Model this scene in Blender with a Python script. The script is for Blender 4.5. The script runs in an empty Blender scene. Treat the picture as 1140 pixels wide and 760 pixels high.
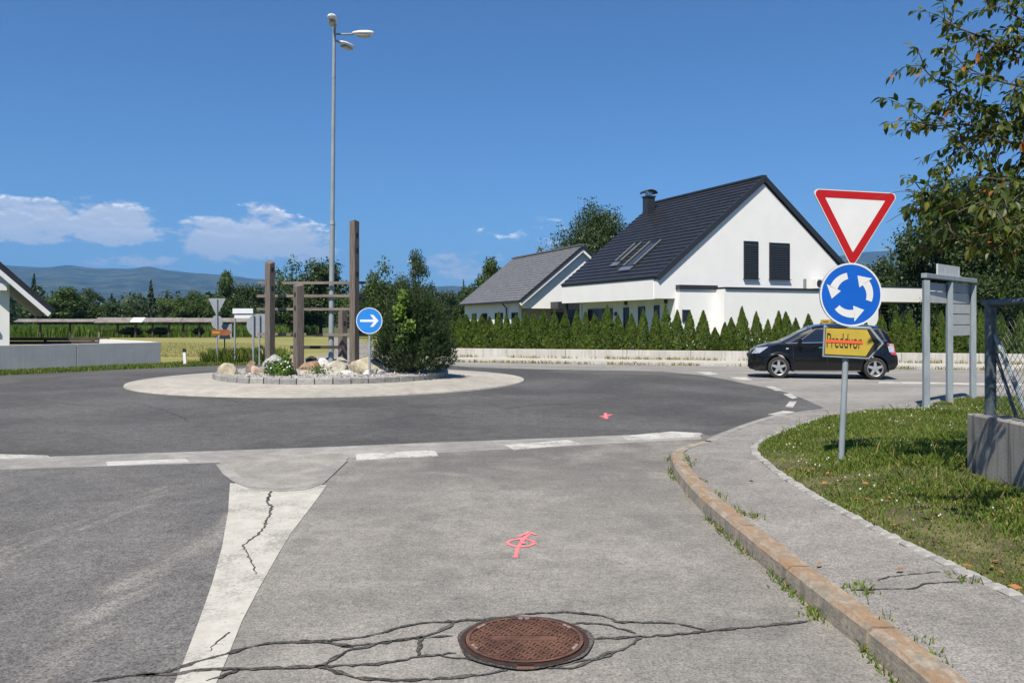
import bpy, bmesh, math, random
import numpy as np
from mathutils import Vector, Matrix, noise as mnoise

R = math.radians
PI = math.pi
sc = bpy.context.scene
col = sc.collection

# ------------------------------------------------------------------ camera
FOC, HX, HY, CH = 920.0, 570.0, 358.0, 1.6      # focal length and horizon measured on the photo
cam_d = bpy.data.cameras.new('camera')
cam_d.sensor_width = 36.0
cam_d.lens = 36.0 * FOC / 1140.0
cam_d.shift_y = -(380.0 - HY) / 1140.0
cam_d.clip_start = 0.1
cam_d.clip_end = 40000.0
cam = bpy.data.objects.new('camera', cam_d)
cam.location = (0, 0, CH)
cam.rotation_euler = (R(90), 0, 0)
col.objects.link(cam)
sc.camera = cam

# ------------------------------------------------------------------ sun, sky, exposure
SUN_EL, SUN_AZ = 56.0, 202.0                    # azimuth clockwise from +Y (view direction)
sdir = Vector((math.sin(R(SUN_AZ)) * math.cos(R(SUN_EL)), math.cos(R(SUN_AZ)) * math.cos(R(SUN_EL)), math.sin(R(SUN_EL))))
sun_d = bpy.data.lights.new('sun', 'SUN')
sun_d.energy = 5.0
sun_d.angle = R(0.53)
sun_d.color = (1.0, 0.925, 0.80)
sun = bpy.data.objects.new('sun', sun_d)
sun.rotation_euler = (-sdir).to_track_quat('-Z', 'Y').to_euler()
sun.location = (0, -20, 40)
col.objects.link(sun)

sc.view_settings.view_transform = 'Standard'
sc.view_settings.look = 'None'
sc.view_settings.exposure = 0.65
sc.view_settings.gamma = 1.0
sc.view_settings.use_curve_mapping = False


class NT:
    """small node-tree helper"""
    def __init__(s, tree):
        s.t = tree
        s.n = tree.nodes
        s.l = tree.links

    def add(s, typ, **kw):
        nd = s.n.new(typ)
        for k, v in kw.items():
            setattr(nd, k, v)
        return nd

    def put(s, sock, v):
        if isinstance(v, bpy.types.NodeSocket):
            s.l.new(v, sock)
        elif v is not None:
            if isinstance(v, (tuple, list)) and len(v) == 3 and sock.type == 'RGBA':
                v = (*v, 1.0)
            sock.default_value = v

    def math(s, op, a, b=None, c=None, clamp=False):
        nd = s.add('ShaderNodeMath', operation=op, use_clamp=clamp)
        for i, v in enumerate((a, b, c)):
            if v is not None:
                s.put(nd.inputs[i], v)
        return nd.outputs[0]

    def mix(s, f, a, b, mode='MIX'):
        nd = s.add('ShaderNodeMix', data_type='RGBA', blend_type=mode)
        s.put(nd.inputs[0], f)
        s.put(nd.inputs[6], a)
        s.put(nd.inputs[7], b)
        return nd.outputs[2]

    def noise(s, vec, scale, detail=4.0, rough=0.55, dist=0.0, dims='3D'):
        nd = s.add('ShaderNodeTexNoise', noise_dimensions=dims)
        if vec is not None:
            s.l.new(vec, nd.inputs['Vector'])
        nd.inputs['Scale'].default_value = scale
        nd.inputs['Detail'].default_value = detail
        nd.inputs['Roughness'].default_value = rough
        nd.inputs['Distortion'].default_value = dist
        return nd.outputs[0]

    def ramp(s, f, lo, hi, a=0.0, b=1.0, smooth=True):
        nd = s.add('ShaderNodeMapRange', interpolation_type='SMOOTHSTEP' if smooth else 'LINEAR')
        s.put(nd.inputs[0], f)
        for i, v in enumerate((lo, hi, a, b)):
            nd.inputs[i + 1].default_value = v
        return nd.outputs[0]

    def mapping(s, vec, scale=(1, 1, 1), rot=(0, 0, 0), loc=(0, 0, 0)):
        nd = s.add('ShaderNodeMapping')
        s.l.new(vec, nd.inputs[0])
        nd.inputs['Scale'].default_value = scale
        nd.inputs['Rotation'].default_value = rot
        nd.inputs['Location'].default_value = loc
        return nd.outputs[0]


world = bpy.data.worlds.new('World')
sc.world = world
world.use_nodes = True
wt = NT(world.node_tree)
wt.n.clear()
w_out = wt.add('ShaderNodeOutputWorld')
w_bg = wt.add('ShaderNodeBackground')
w_bg.inputs['Strength'].default_value = 0.11
sky = wt.add('ShaderNodeTexSky')
sky.sky_type = 'NISHITA'
sky.sun_disc = False
sky.sun_elevation = R(SUN_EL)
sky.sun_rotation = R(SUN_AZ)
sky.altitude = 450
sky.air_density = 1.0
sky.dust_density = 0.25
sky.ozone_density = 2.2
deep = wt.mix(1.0, sky.outputs[0], (0.265, 0.455, 0.66), 'MULTIPLY')   # deep summer blue of the photo
# cumulus clouds low over the horizon, all the way round
tc = wt.add('ShaderNodeTexCoord')
sep = wt.add('ShaderNodeSeparateXYZ')
wt.l.new(tc.outputs['Generated'], sep.inputs[0])
az = wt.math('MULTIPLY', wt.math('ARCTAN2', sep.outputs[0], sep.outputs[1]), 180 / PI)
el = wt.math('MULTIPLY', wt.math('ARCSINE', sep.outputs[2]), 180 / PI)
cmb = wt.add('ShaderNodeCombineXYZ')
wt.l.new(wt.math('MULTIPLY', az, 0.42), cmb.inputs[0])
wt.l.new(el, cmb.inputs[1])
n1 = wt.noise(cmb.outputs[0], 0.8, 10.0, 0.64, 0.1)
n2 = wt.noise(wt.mapping(cmb.outputs[0], loc=(0, 0.25, 0)), 0.8, 10.0, 0.64, 0.1)
# (azimuth, base elevation, half width, height, weight)
CLOUDS = [(-28.5, 5.0, 8.6, 2.2, 1.0), (-17.5, 4.2, 6.5, 2.9, 1.0), (-37, 5.0, 6, 2.6, .9), (-24.5, 3.4, 4.0, .9, .6),
          (-3.0, 3.0, 5.0, 1.7, .42), (1.5, 5.3, 7.0, 1.6, .25), (22, 3.4, 7, 1.5, .3), (-62, 5, 12, 3.4, .9), (-95, 4, 10, 3, .9), (75, 5, 13, 3, .8),
          (128, 5, 12, 3.2, .9), (170, 4, 9, 3, .8), (-140, 5, 13, 3.3, .9)]
mask = None
for (ca, ce, cw, chh, wgt) in CLOUDS:
    dx = wt.math('DIVIDE', wt.math('SUBTRACT', az, ca), cw)
    up = wt.math('DIVIDE', wt.math('SUBTRACT', el, ce + chh * 0.30), chh)
    upn = wt.math('MULTIPLY', wt.math('MINIMUM', up, 0.0), 1.9)
    upp = wt.math('MAXIMUM', up, 0.0)
    dy = wt.math('ADD', upn, upp)
    rr = wt.math('ADD', wt.math('MULTIPLY', dx, dx), wt.math('MULTIPLY', dy, dy))
    g = wt.math('MULTIPLY', wt.math('SUBTRACT', 1.0, rr), wgt)
    g = wt.math('MAXIMUM', g, 0.0)
    mask = g if mask is None else wt.math('MAXIMUM', mask, g)
dens_in = wt.math('ADD', wt.math('MULTIPLY', mask, 0.75), wt.math('MULTIPLY', wt.math('SUBTRACT', n1, 0.5), 2.3))
dens = wt.math('MULTIPLY', wt.ramp(dens_in, 0.17, 0.50), wt.ramp(mask, 0.0, 0.25))
lit = wt.ramp(wt.math('SUBTRACT', n1, n2), -0.02, 0.11)
topb = wt.ramp(mask, 0.55, 0.12)
litb = wt.math('MULTIPLY', lit, wt.math('MULTIPLY', wt.ramp(el, 4.6, 6.6), wt.math('ADD', wt.math('MULTIPLY', topb, 0.9), 0.18)))
ccol = wt.mix(litb, (4.2, 4.45, 5.0), (11.5, 11.2, 10.8))
skyc = wt.mix(wt.math('MULTIPLY', dens, 0.9), deep, ccol)
wt.l.new(skyc, w_bg.inputs['Color'])
wt.l.new(w_bg.outputs[0], w_out.inputs['Surface'])


# ------------------------------------------------------------------ helpers
def G(px, py, z=0.0):
    """photo pixel -> point on the horizontal plane at height z"""
    d = (CH - z) * FOC / (py - HY)
    return ((px - HX) / FOC * d, d)


def P(px, py, d):
    return Vector(((px - HX) / FOC * d, d, CH + (HY - py) / FOC * d))


def tag(o, label=None, cat=None, group=None, kind=None):
    if label: o['label'] = label
    if cat: o['category'] = cat
    if group: o['group'] = group
    if kind: o['kind'] = kind
    return o


def link(name, me, parent=None, loc=None, rot=None, scale=None):
    o = bpy.data.objects.new(name, me)
    col.objects.link(o)
    if parent is not None: o.parent = parent
    if loc is not None: o.location = loc
    if rot is not None: o.rotation_euler = rot
    if scale is not None: o.scale = scale
    return o


def thing(name, label, cat, loc=(0, 0, 0), rotz=0.0, group=None, kind=None):
    o = link(name, None, None, loc, (0, 0, rotz))
    o.empty_display_size = 0.2
    return tag(o, label, cat, group, kind)


def mesh(name, verts, faces, mat=None, smooth=False):
    me = bpy.data.meshes.new(name)
    me.from_pydata([tuple(v) for v in verts], [], faces)
    if mat is not None: me.materials.append(mat)
    if smooth:
        me.polygons.foreach_set('use_smooth', [True] * len(me.polygons))
    me.update()
    return me


def np_mesh(name, V, k, mat):
    """V: (n*k,3) array of separate k-gons"""
    n = len(V) // k
    me = bpy.data.meshes.new(name)
    me.vertices.add(len(V))
    me.vertices.foreach_set('co', V.astype(np.float32).ravel())
    me.loops.add(len(V))
    me.loops.foreach_set('vertex_index', np.arange(len(V), dtype=np.int32))
    me.polygons.add(n)
    me.polygons.foreach_set('loop_start', np.arange(0, len(V), k, dtype=np.int32))
    me.materials.append(mat)
    me.update(calc_edges=True)
    return me


class MB:
    """collects shapes for one mesh object"""
    def __init__(s):
        s.v, s.f, s.m = [], [], []
        s.cur = 0

    def _add(s, vs, fs):
        o = len(s.v)
        s.v += [tuple(v) for v in vs]
        s.f += [tuple(i + o for i in f) for f in fs]
        s.m += [s.cur] * len(fs)
        return s

    def box(s, c, size, M=None):
        hx, hy, hz = size[0] / 2, size[1] / 2, size[2] / 2
        vs = [Vector((x * hx, y * hy, z * hz)) for z in (-1, 1) for y in (-1, 1) for x in (-1, 1)]
        if M is not None: vs = [M @ v for v in vs]
        vs = [v + Vector(c) for v in vs]
        return s._add(vs, [(0, 2, 3, 1), (4, 5, 7, 6), (0, 1, 5, 4), (2, 6, 7, 3), (0, 4, 6, 2), (1, 3, 7, 5)])

    def bar(s, a, b, w, h, up=(0, 0, 1)):
        a, b = Vector(a), Vector(b)
        d = (b - a).normalized()
        u = Vector(up)
        x = d.cross(u)
        if x.length < 1e-4: x = d.cross(Vector((1, 0, 0)))
        x.normalize()
        u = x.cross(d).normalized()
        vs = [p + x * (sx * w / 2) + u * (sz * h / 2) for p in (a, b) for sx, sz in ((-1, -1), (1, -1), (1, 1), (-1, 1))]
        return s._add(vs, [(3, 2, 1, 0), (4, 5, 6, 7), (0, 1, 5, 4), (1, 2, 6, 5), (2, 3, 7, 6), (3, 0, 4, 7)])

    def tube(s, pts, rad, n=8, caps=True):
        pts = [Vector(p) for p in pts]
        rs = rad if isinstance(rad, (list, tuple)) else [rad] * len(pts)
        vs, fs = [], []
        prev = None
        for i, p in enumerate(pts):
            d = (pts[min(i + 1, len(pts) - 1)] - pts[max(i - 1, 0)]).normalized()
            if prev is None:
                x = d.orthogonal().normalized()
            else:
                x = (prev - d * prev.dot(d))
                x = x.normalized() if x.length > 1e-5 else d.orthogonal().normalized()
            prev = x
            y = d.cross(x)
            for k in range(n):
                a = 2 * PI * k / n
                vs.append(p + (x * math.cos(a) + y * math.sin(a)) * rs[i])
        for i in range(len(pts) - 1):
            for k in range(n):
                fs.append((i * n + k, i * n + (k + 1) % n, (i + 1) * n + (k + 1) % n, (i + 1) * n + k))
        if caps:
            fs.append(tuple(range(n - 1, -1, -1)))
            fs.append(tuple((len(pts) - 1) * n + k for k in range(n)))
        return s._add(vs, fs)

    def prism(s, poly, depth, M=None):
        """poly: list of (x,z) extruded along +y by depth"""
        n = len(poly)
        vs = [Vector((x, 0, z)) for x, z in poly] + [Vector((x, depth, z)) for x, z in poly]
        if M is not None: vs = [M @ v for v in vs]
        fs = [tuple(range(n)), tuple(range(2 * n - 1, n - 1, -1))]
        fs += [(i, n + i, n + (i + 1) % n, (i + 1) % n) for i in range(n)]
        return s._add(vs, fs)

    def quad(s, *vs):
        return s._add(vs, [tuple(range(len(vs)))])

    def build(s, name, mats, parent=None, smooth=False, loc=None, rot=None, bevel=0.0, auto=None):
        me = bpy.data.meshes.new(name)
        me.from_pydata(s.v, [], s.f)
        for m in (mats if isinstance(mats, (list, tuple)) else [mats]): me.materials.append(m)
        me.polygons.foreach_set('material_index', s.m)
        bm = bmesh.new()
        bm.from_mesh(me)
        bmesh.ops.recalc_face_normals(bm, faces=bm.faces)
        if bevel:
            bmesh.ops.bevel(bm, geom=list(bm.edges), offset=bevel, segments=1, affect='EDGES', profile=0.5)
        if auto is not None:
            for e in bm.edges:
                if len(e.link_faces) == 2 and e.calc_face_angle(0) > auto: e.smooth = False
            for f in bm.faces: f.smooth = True
        elif smooth:
            for e in bm.edges:
                if len(e.link_faces) == 2 and e.calc_face_angle(0) > R(55): e.smooth = False
            for f in bm.faces: f.smooth = True
        bm.to_mesh(me)
        bm.free()
        me.update()
        return link(name, me, parent, loc, rot)


# ------------------------------------------------------------------ materials
def mat_new(name):
    m = bpy.data.materials.new(name)
    m.use_nodes = True
    t = NT(m.node_tree)
    bsdf = t.n['Principled BSDF']
    return m, t, bsdf


def simple(name, c, rough=0.6, metal=0.0, var=0.12, scale=6.0, bump=0.0, bscale=60.0, coat=0.0, spec=0.5, stretch=(1, 1, 1)):
    m, t, b = mat_new(name)
    co = t.add('ShaderNodeTexCoord').outputs['Object']
    mp = t.mapping(co, stretch)
    nz = t.noise(mp, scale, 5.0, 0.6)
    f = t.ramp(nz, 0.3, 0.7)
    lo = tuple(x * (1 - var) for x in c)
    hi = tuple(min(1, x * (1 + var)) for x in c)
    t.put(b.inputs['Base Color'], t.mix(f, lo, hi))
    b.inputs['Roughness'].default_value = rough
    b.inputs['Metallic'].default_value = metal
    b.inputs['Coat Weight'].default_value = coat
    b.inputs['Coat Roughness'].default_value = 0.06
    b.inputs['Specular IOR Level'].default_value = spec
    if bump:
        bn = t.add('ShaderNodeBump')
        bn.inputs['Strength'].default_value = bump
        bn.inputs['Distance'].default_value = 0.01
        t.l.new(t.noise(mp, bscale, 4.0, 0.6), bn.inputs['Height'])
        t.l.new(bn.outputs[0], b.inputs['Normal'])
    return m


def asphalt(name, dark, light, patch_scale=0.35, lo=0.42, hi=0.6, speck=0.35, sscale=95.0, stretch=(1, 1, 1), rough=0.88, extra=None):
    dark, light = tuple(x * 0.86 for x in dark), tuple(x * 0.86 for x in light)
    m, t, b = mat_new(name)
    co = t.add('ShaderNodeTexCoord').outputs['Object']
    mp = t.mapping(co, stretch)
    big = t.noise(mp, patch_scale, 7.0, 0.62, 0.4)
    c = t.mix(t.ramp(big, lo, hi), dark, light)
    mid = t.noise(co, 4.5, 5.0, 0.65)
    c = t.mix(0.55, c, t.mix(t.ramp(mid, 0.25, 0.75), (0.72,) * 3, (1.25,) * 3), 'MULTIPLY')
    if extra: c = extra(t, co, c)
    s1 = t.noise(co, sscale, 2.0, 0.7)
    s2 = t.noise(co, sscale * 0.33, 2.0, 0.6)
    sp = t.math('ADD', t.math('MULTIPLY', s1, 0.7), t.math('MULTIPLY', s2, 0.3))
    f = t.ramp(sp, 0.36, 0.64, 1 - speck, 1 + speck, False)
    cc = t.add('ShaderNodeCombineColor')
    for i in range(3): t.l.new(f, cc.inputs[i])
    c = t.mix(1.0, c, cc.outputs[0], 'MULTIPLY')
    t.put(b.inputs['Base Color'], c)
    b.inputs['Roughness'].default_value = rough
    b.inputs['Specular IOR Level'].default_value = 0.25
    bn = t.add('ShaderNodeBump')
    bn.inputs['Strength'].default_value = 0.35
    bn.inputs['Distance'].default_value = 0.006
    t.l.new(s1, bn.inputs['Height'])
    t.l.new(bn.outputs[0], b.inputs['Normal'])
    return m


def leafmat(name, c1, c2, trans=0.35, rough=0.5, c3=None, p3=0.0):
    m, t, b = mat_new(name)
    t.n.remove(b)
    rnd = t.add('ShaderNodeNewGeometry').outputs['Random Per Island']
    co = t.add('ShaderNodeTexCoord').outputs['Object']
    nz = t.noise(co, 1.2, 3.0)
    f = t.math('ADD', t.math('MULTIPLY', rnd, 0.65), t.math('MULTIPLY', t.ramp(nz, 0.3, 0.7), 0.35))
    c = t.mix(f, c1, c2)
    if c3 is not None:
        r2 = t.math('FRACT', t.math('MULTIPLY', rnd, 37.7))
        c = t.mix(t.math('LESS_THAN', r2, p3), c, c3)
    d = t.add('ShaderNodeBsdfPrincipled')
    t.put(d.inputs['Base Color'], c)
    d.inputs['Roughness'].default_value = rough
    d.inputs['Specular IOR Level'].default_value = 0.3
    tr = t.add('ShaderNodeBsdfTranslucent')
    t.put(tr.inputs['Color'], t.mix(1.0, c, (1.15, 1.3, 0.55), 'MULTIPLY'))
    mx = t.add('ShaderNodeMixShader')
    mx.inputs[0].default_value = trans
    t.l.new(d.outputs[0], mx.inputs[1])
    t.l.new(tr.outputs[0], mx.inputs[2])
    t.l.new(mx.outputs[0], t.n['Material Output'].inputs[0])
    return m


M = {}
# worn tyre tracks: paler, polished streaks on the old surface
def left_extra(t, co, c):
    st = t.mapping(co, (0.9, 0.28, 1), (0, 0, R(-14)), (0.3, 0.1, 0))
    sp = t.add('ShaderNodeSeparateXYZ'); t.l.new(co, sp.inputs[0])
    wob = t.math('MULTIPLY', t.math('SUBTRACT', t.noise(co, 0.45, 3.0), 0.5), 1.1)
    xw = t.math('ADD', sp.outputs[0], wob)
    tr = None
    for cxx, ww in ((-3.3, .85), (-2.2, .35), (-5.2, .6)):
        g = t.ramp(t.math('ABSOLUTE', t.math('SUBTRACT', xw, cxx)), 0.0, ww, 0.30, 0.0)
        tr = g if tr is None else t.math('MAXIMUM', tr, g)
    tr = t.math('MULTIPLY', tr, t.ramp(sp.outputs[1], 9.0, 6.6))
    f = t.ramp(t.math('ADD', t.math('ADD', t.math('MULTIPLY_ADD', t.noise(st, 1.5, 9.0, 0.72, 1.0), 1.7, -0.42), tr), t.math('MULTIPLY', t.noise(co, 55, 2.0, 0.7), 0.3)), 0.74, 1.08, 0.0, 0.62)
    return t.mix(f, c, (0.255, 0.24, 0.216))


def right_extra(t, co, c):
    sp = t.add('ShaderNodeSeparateXYZ'); t.l.new(co, sp.inputs[0])
    near = t.ramp(sp.outputs[1], 6.2, 9.8)
    nz = t.noise(co, 0.75, 6.0, 0.65, 0.5)
    f = t.math('MULTIPLY', near, t.ramp(nz, 0.38, 0.6))
    f2 = t.math('MULTIPLY', t.ramp(t.noise(t.mapping(co, (1, 1, 1), (0, 0, 0), (7, 3, 0)), 1.4, 6.0, 0.6), 0.56, 0.66), 0.45)
    c = t.mix(t.math('MAXIMUM', f, f2), c, (0.125, 0.12, 0.113))
    f3 = t.ramp(t.noise(t.mapping(co, (1, 0.45, 1), (0, 0, 0), (3, 9, 0)), 0.9, 8.0, 0.7, 0.8), 0.58, 0.74, 0.0, 0.5)
    c = t.mix(f3, c, (0.30, 0.285, 0.255))
    f4 = t.ramp(t.noise(co, 9.0, 3.0, 0.6), 0.70, 0.76, 0.0, 0.55)
    return t.mix(f4, c, (0.07, 0.068, 0.065))


M['asph_right'] = asphalt('asphalt_weathered', (0.215, 0.204, 0.186), (0.275, 0.26, 0.236), 0.5, 0.4, 0.62, 0.42, 70, extra=right_extra)
M['asph_left'] = asphalt('asphalt_grey', (0.12, 0.117, 0.115), (0.158, 0.153, 0.148), 0.6, 0.4, 0.62, 0.55, 70, extra=left_extra)
M['asph_ring'] = asphalt('asphalt_dark', (0.074, 0.073, 0.073), (0.122, 0.119, 0.116), 0.22, 0.38, 0.66, 0.36, 40)
M['asph_pale'] = asphalt('asphalt_pale', (0.235, 0.226, 0.21), (0.30, 0.288, 0.27), 0.3, 0.4, 0.62, 0.14, 40, (1, 2.2, 1))
M['asph_side'] = asphalt('asphalt_pavement', (0.225, 0.213, 0.198), (0.28, 0.265, 0.246), 0.9, 0.38, 0.62, 0.5, 80)
M['band'] = asphalt('concrete_band', (0.26, 0.252, 0.238), (0.33, 0.318, 0.30), 0.8, 0.4, 0.6, 0.14, 60)
M['apron'] = asphalt('concrete_apron', (0.36, 0.34, 0.30), (0.45, 0.425, 0.375), 0.4, 0.35, 0.65, 0.1, 40)
M['trap'] = asphalt('concrete_slab', (0.26, 0.246, 0.222), (0.32, 0.304, 0.275), 1.2, 0.4, 0.6, 0.22, 80)


def paint(name, c, under, wear=0.5):
    m, t, b = mat_new(name)
    co = t.add('ShaderNodeTexCoord').outputs['Object']
    w = t.math('ADD', t.math('MULTIPLY', t.noise(co, 2.2, 8.0, 0.72), 0.6), t.math('MULTIPLY', t.noise(co, 45, 3.0, 0.7), 0.4))
    f = t.ramp(w, wear + 0.06, wear + 0.15)
    dirt = t.ramp(t.noise(co, 7, 6, 0.65), 0.3, 0.75, 0.82, 1.04)
    cc = t.add('ShaderNodeCombineColor')
    for i in range(3): t.l.new(dirt, cc.inputs[i])
    cp = t.mix(1.0, c, cc.outputs[0], 'MULTIPLY')
    t.put(b.inputs['Base Color'], t.mix(f, cp, under))
    b.inputs['Roughness'].default_value = 0.75
    return m


M['paint'] = paint('road_paint_white', (0.50, 0.49, 0.455), (0.25, 0.24, 0.22), 0.415)
M['paint_strip'] = paint('road_paint_ivory', (0.47, 0.452, 0.40), (0.27, 0.258, 0.235), 0.435)
M['paint_old'] = paint('road_paint_faded', (0.47, 0.46, 0.44), (0.33, 0.325, 0.31), 0.46)
M['pink'] = paint('spray_pink', (0.95, 0.20, 0.22), (0.55, 0.25, 0.24), 0.58)

def mat_tar():
    m, t, b = mat_new('bitumen_seal')
    co = t.add('ShaderNodeTexCoord').outputs['Object']
    f = t.ramp(t.math('ADD', t.math('MULTIPLY', t.noise(co, 75, 3.0, 0.7), 0.65), t.math('MULTIPLY', t.noise(co, 5, 4.0), 0.35)), 0.42, 0.62)
    t.put(b.inputs['Base Color'], t.mix(f, (0.032, 0.031, 0.03), (0.125, 0.118, 0.108)))
    b.inputs['Roughness'].default_value = 0.95
    b.inputs['Specular IOR Level'].default_value = 0.15
    return m


M['tar'] = mat_tar()


def mat_kerb():
    m, t, b = mat_new('kerb_concrete')
    co = t.add('ShaderNodeTexCoord').outputs['Object']
    geo = t.add('ShaderNodeNewGeometry')
    st = t.mapping(co, (7, 1.3, 7))
    base = t.mix(t.ramp(t.noise(co, 9, 6, 0.65), 0.3, 0.7), (0.19, 0.172, 0.14), (0.40, 0.345, 0.265))
    rust = t.ramp(t.noise(st, 2.1, 7, 0.7, 0.6), 0.40, 0.60)
    sp = t.add('ShaderNodeSeparateXYZ'); t.l.new(co, sp.inputs[0])
    high = t.ramp(sp.outputs[2], 0.085, 0.112, 0.0, 0.85)     # tyre-rubbed rusty scrapes sit on the upper arris
    c = t.mix(t.math('MULTIPLY', rust, high), base, (0.30, 0.175, 0.09))
    c = t.mix(t.ramp(t.noise(co, 70, 3, 0.7), 0.35, 0.65, 0.0, 0.35), c, (0.11, 0.09, 0.07))
    t.put(b.inputs['Base Color'], c)
    b.inputs['Roughness'].default_value = 0.85
    bn = t.add('ShaderNodeBump'); bn.inputs['Strength'].default_value = 0.6; bn.inputs['Distance'].default_value = 0.01
    t.l.new(t.noise(st, 10, 6, 0.7), bn.inputs['Height']); t.l.new(bn.outputs[0], b.inputs['Normal'])
    return m


M['kerb'] = mat_kerb()


def mat_streaky(name, c1, c2, dark, amt=0.6):
    m, t, b = mat_new(name)
    co = t.add('ShaderNodeTexCoord').outputs['Object']
    c = t.mix(t.ramp(t.noise(co, 1.6, 6, 0.65), 0.3, 0.7), c1, c2)
    st = t.mapping(co, (7, 7, 0.35))
    f = t.ramp(t.noise(st, 1.8, 6, 0.7), 0.45, 0.68, 0, amt)
    c = t.mix(f, c, dark)
    t.put(b.inputs['Base Color'], c)
    b.inputs['Roughness'].default_value = 0.85
    bn = t.add('ShaderNodeBump'); bn.inputs['Strength'].default_value = 0.3; bn.inputs['Distance'].default_value = 0.01
    t.l.new(t.noise(co, 40, 5, 0.6), bn.inputs['Height']); t.l.new(bn.outputs[0], b.inputs['Normal'])
    return m


M['conc_wall'] = mat_streaky('concrete_streaked', (0.165, 0.158, 0.145), (0.26, 0.248, 0.226), (0.055, 0.052, 0.047), 0.8)
M['hedge_wall'] = mat_streaky('concrete_low_wall', (0.38, 0.365, 0.335), (0.47, 0.455, 0.42), (0.20, 0.19, 0.17), 0.55)
M['grey_wall'] = mat_streaky('concrete_smooth_grey', (0.37, 0.375, 0.375), (0.43, 0.43, 0.43), (0.31, 0.31, 0.31), 0.4)
M['render_white'] = simple('wall_render_white', (0.76, 0.755, 0.74), 0.9, var=0.025, scale=1.2, bump=0.1, bscale=120)
M['trim_white'] = simple('trim_white', (0.74, 0.74, 0.73), 0.6, var=0.02)
M['soffit'] = simple('soffit_pale', (0.62, 0.58, 0.52), 0.7, var=0.05)
M['beige'] = simple('wall_beige', (0.42, 0.38, 0.31), 0.85, var=0.05)
M['roof_black'] = simple('roof_anthracite', (0.022, 0.023, 0.028), 0.42, var=0.25, scale=3, bump=0.1)
M['roof_grey'] = simple('roof_grey_tile', (0.125, 0.128, 0.135), 0.6, var=0.18, scale=3, bump=0.15)
M['anthr'] = simple('anthracite_metal', (0.025, 0.027, 0.032), 0.4, var=0.1)
M['blind'] = simple('blind_slate', (0.035, 0.037, 0.042), 0.45, var=0.1)
M['glass'] = simple('window_glass_dark', (0.012, 0.014, 0.017), 0.06, var=0.1, spec=0.7)
M['skyglass'] = simple('roof_window_glass', (0.03, 0.035, 0.045), 0.12, var=0.1, spec=0.8)
M['alu'] = simple('aluminium', (0.55, 0.56, 0.57), 0.35, 0.9, 0.06)
M['galv'] = simple('galvanised_steel', (0.235, 0.275, 0.30), 0.7, 0.0, 0.12, 9, stretch=(1, 1, .3))
M['sign_back'] = simple('sign_back_grey', (0.30, 0.32, 0.34), 0.55, 0.3, 0.08)
M['panel_back'] = simple('panel_back_pale', (0.46, 0.47, 0.46), 0.5, 0.0, 0.06)
M['post_green'] = simple('fence_post_coated', (0.075, 0.10, 0.115), 0.5, 0.3, 0.3, 14)
M['sign_white'] = simple('sign_white', (0.66, 0.68, 0.70), 0.4, var=0.03)
M['sign_red'] = simple('sign_red', (0.42, 0.010, 0.014), 0.4, var=0.05)
M['sign_blue'] = simple('sign_blue', (0.006, 0.105, 0.52), 0.38, var=0.05)
M['sign_blue_light'] = simple('sign_blue_light', (0.02, 0.20, 0.60), 0.38, var=0.05)
M['sign_yellow'] = simple('sign_yellow', (0.41, 0.30, 0.035), 0.45, var=0.12, scale=4)
M['sign_brown'] = simple('sign_brown', (0.26, 0.085, 0.02), 0.5, var=0.15)
M['sign_black'] = simple('sign_black', (0.015, 0.015, 0.014), 0.5, var=0.1)
M['sign_orange'] = simple('sign_orange_red', (0.70, 0.10, 0.03), 0.45, var=0.06)
M['wood'] = simple('weathered_wood', (0.125, 0.105, 0.09), 0.85, var=0.35, scale=3.5, bump=0.5, bscale=14, stretch=(9, 9, 0.7))
M['wood_dark'] = simple('weathered_wood_dark', (0.045, 0.036, 0.03), 0.85, var=0.35, scale=3, stretch=(6, 6, .8))
M['wood_rail'] = simple('weathered_wood_pale', (0.17, 0.145, 0.12), 0.85, var=0.3, scale=3, stretch=(.8, 8, 8))
M['wood_fence'] = simple('dark_timber', (0.05, 0.038, 0.03), 0.8, var=0.3, scale=3)
M['rack_roof'] = simple('rack_roof_grey', (0.17, 0.155, 0.145), 0.85, var=0.25, scale=1.5)
M['granite'] = simple('granite_grey', (0.225, 0.222, 0.214), 0.85, var=0.2, scale=12, bump=0.5, bscale=40)
M['granite_pale'] = simple('granite_pale', (0.285, 0.278, 0.262), 0.85, var=0.18, scale=12, bump=0.5, bscale=40)
M['gravel'] = simple('white_gravel', (0.36, 0.345, 0.325), 0.85, var=0.25, scale=30)
M['rust'] = simple('cast_iron_rust', (0.135, 0.066, 0.043), 0.7, 0.25, 0.35, 9, bump=0.3, bscale=160)
M['rust_dark'] = simple('cast_iron_dark', (0.045, 0.024, 0.018), 0.75, 0.2, 0.35, 14)
M['rust_hi'] = simple('cast_iron_worn', (0.34, 0.26, 0.22), 0.6, 0.3, 0.3, 14)
M['car'] = simple('car_paint_black', (0.0035, 0.0035, 0.004), 0.25, 0.0, 0.05, coat=0.55, spec=0.35)
M['car_plastic'] = simple('car_plastic_black', (0.012, 0.012, 0.013), 0.55, var=0.1)
M['car_glass'] = simple('car_glass', (0.008, 0.011, 0.015), 0.03, var=0.05, spec=0.8, coat=1.0)
M['tyre'] = simple('tyre_rubber', (0.022, 0.021, 0.02), 0.8, var=0.2)
M['rim'] = simple('alloy_rim', (0.60, 0.60, 0.60), 0.3, 0.75, 0.05)
M['chrome'] = simple('chrome', (0.75, 0.76, 0.77), 0.12, 1.0, 0.03)
M['lamp_clear'] = simple('lamp_clear', (0.55, 0.57, 0.60), 0.1, 0.4, 0.2, 12, coat=1.0)
M['lamp_red'] = simple('lamp_red', (0.45, 0.03, 0.03), 0.15, 0.0, 0.1, coat=1.0)
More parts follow.
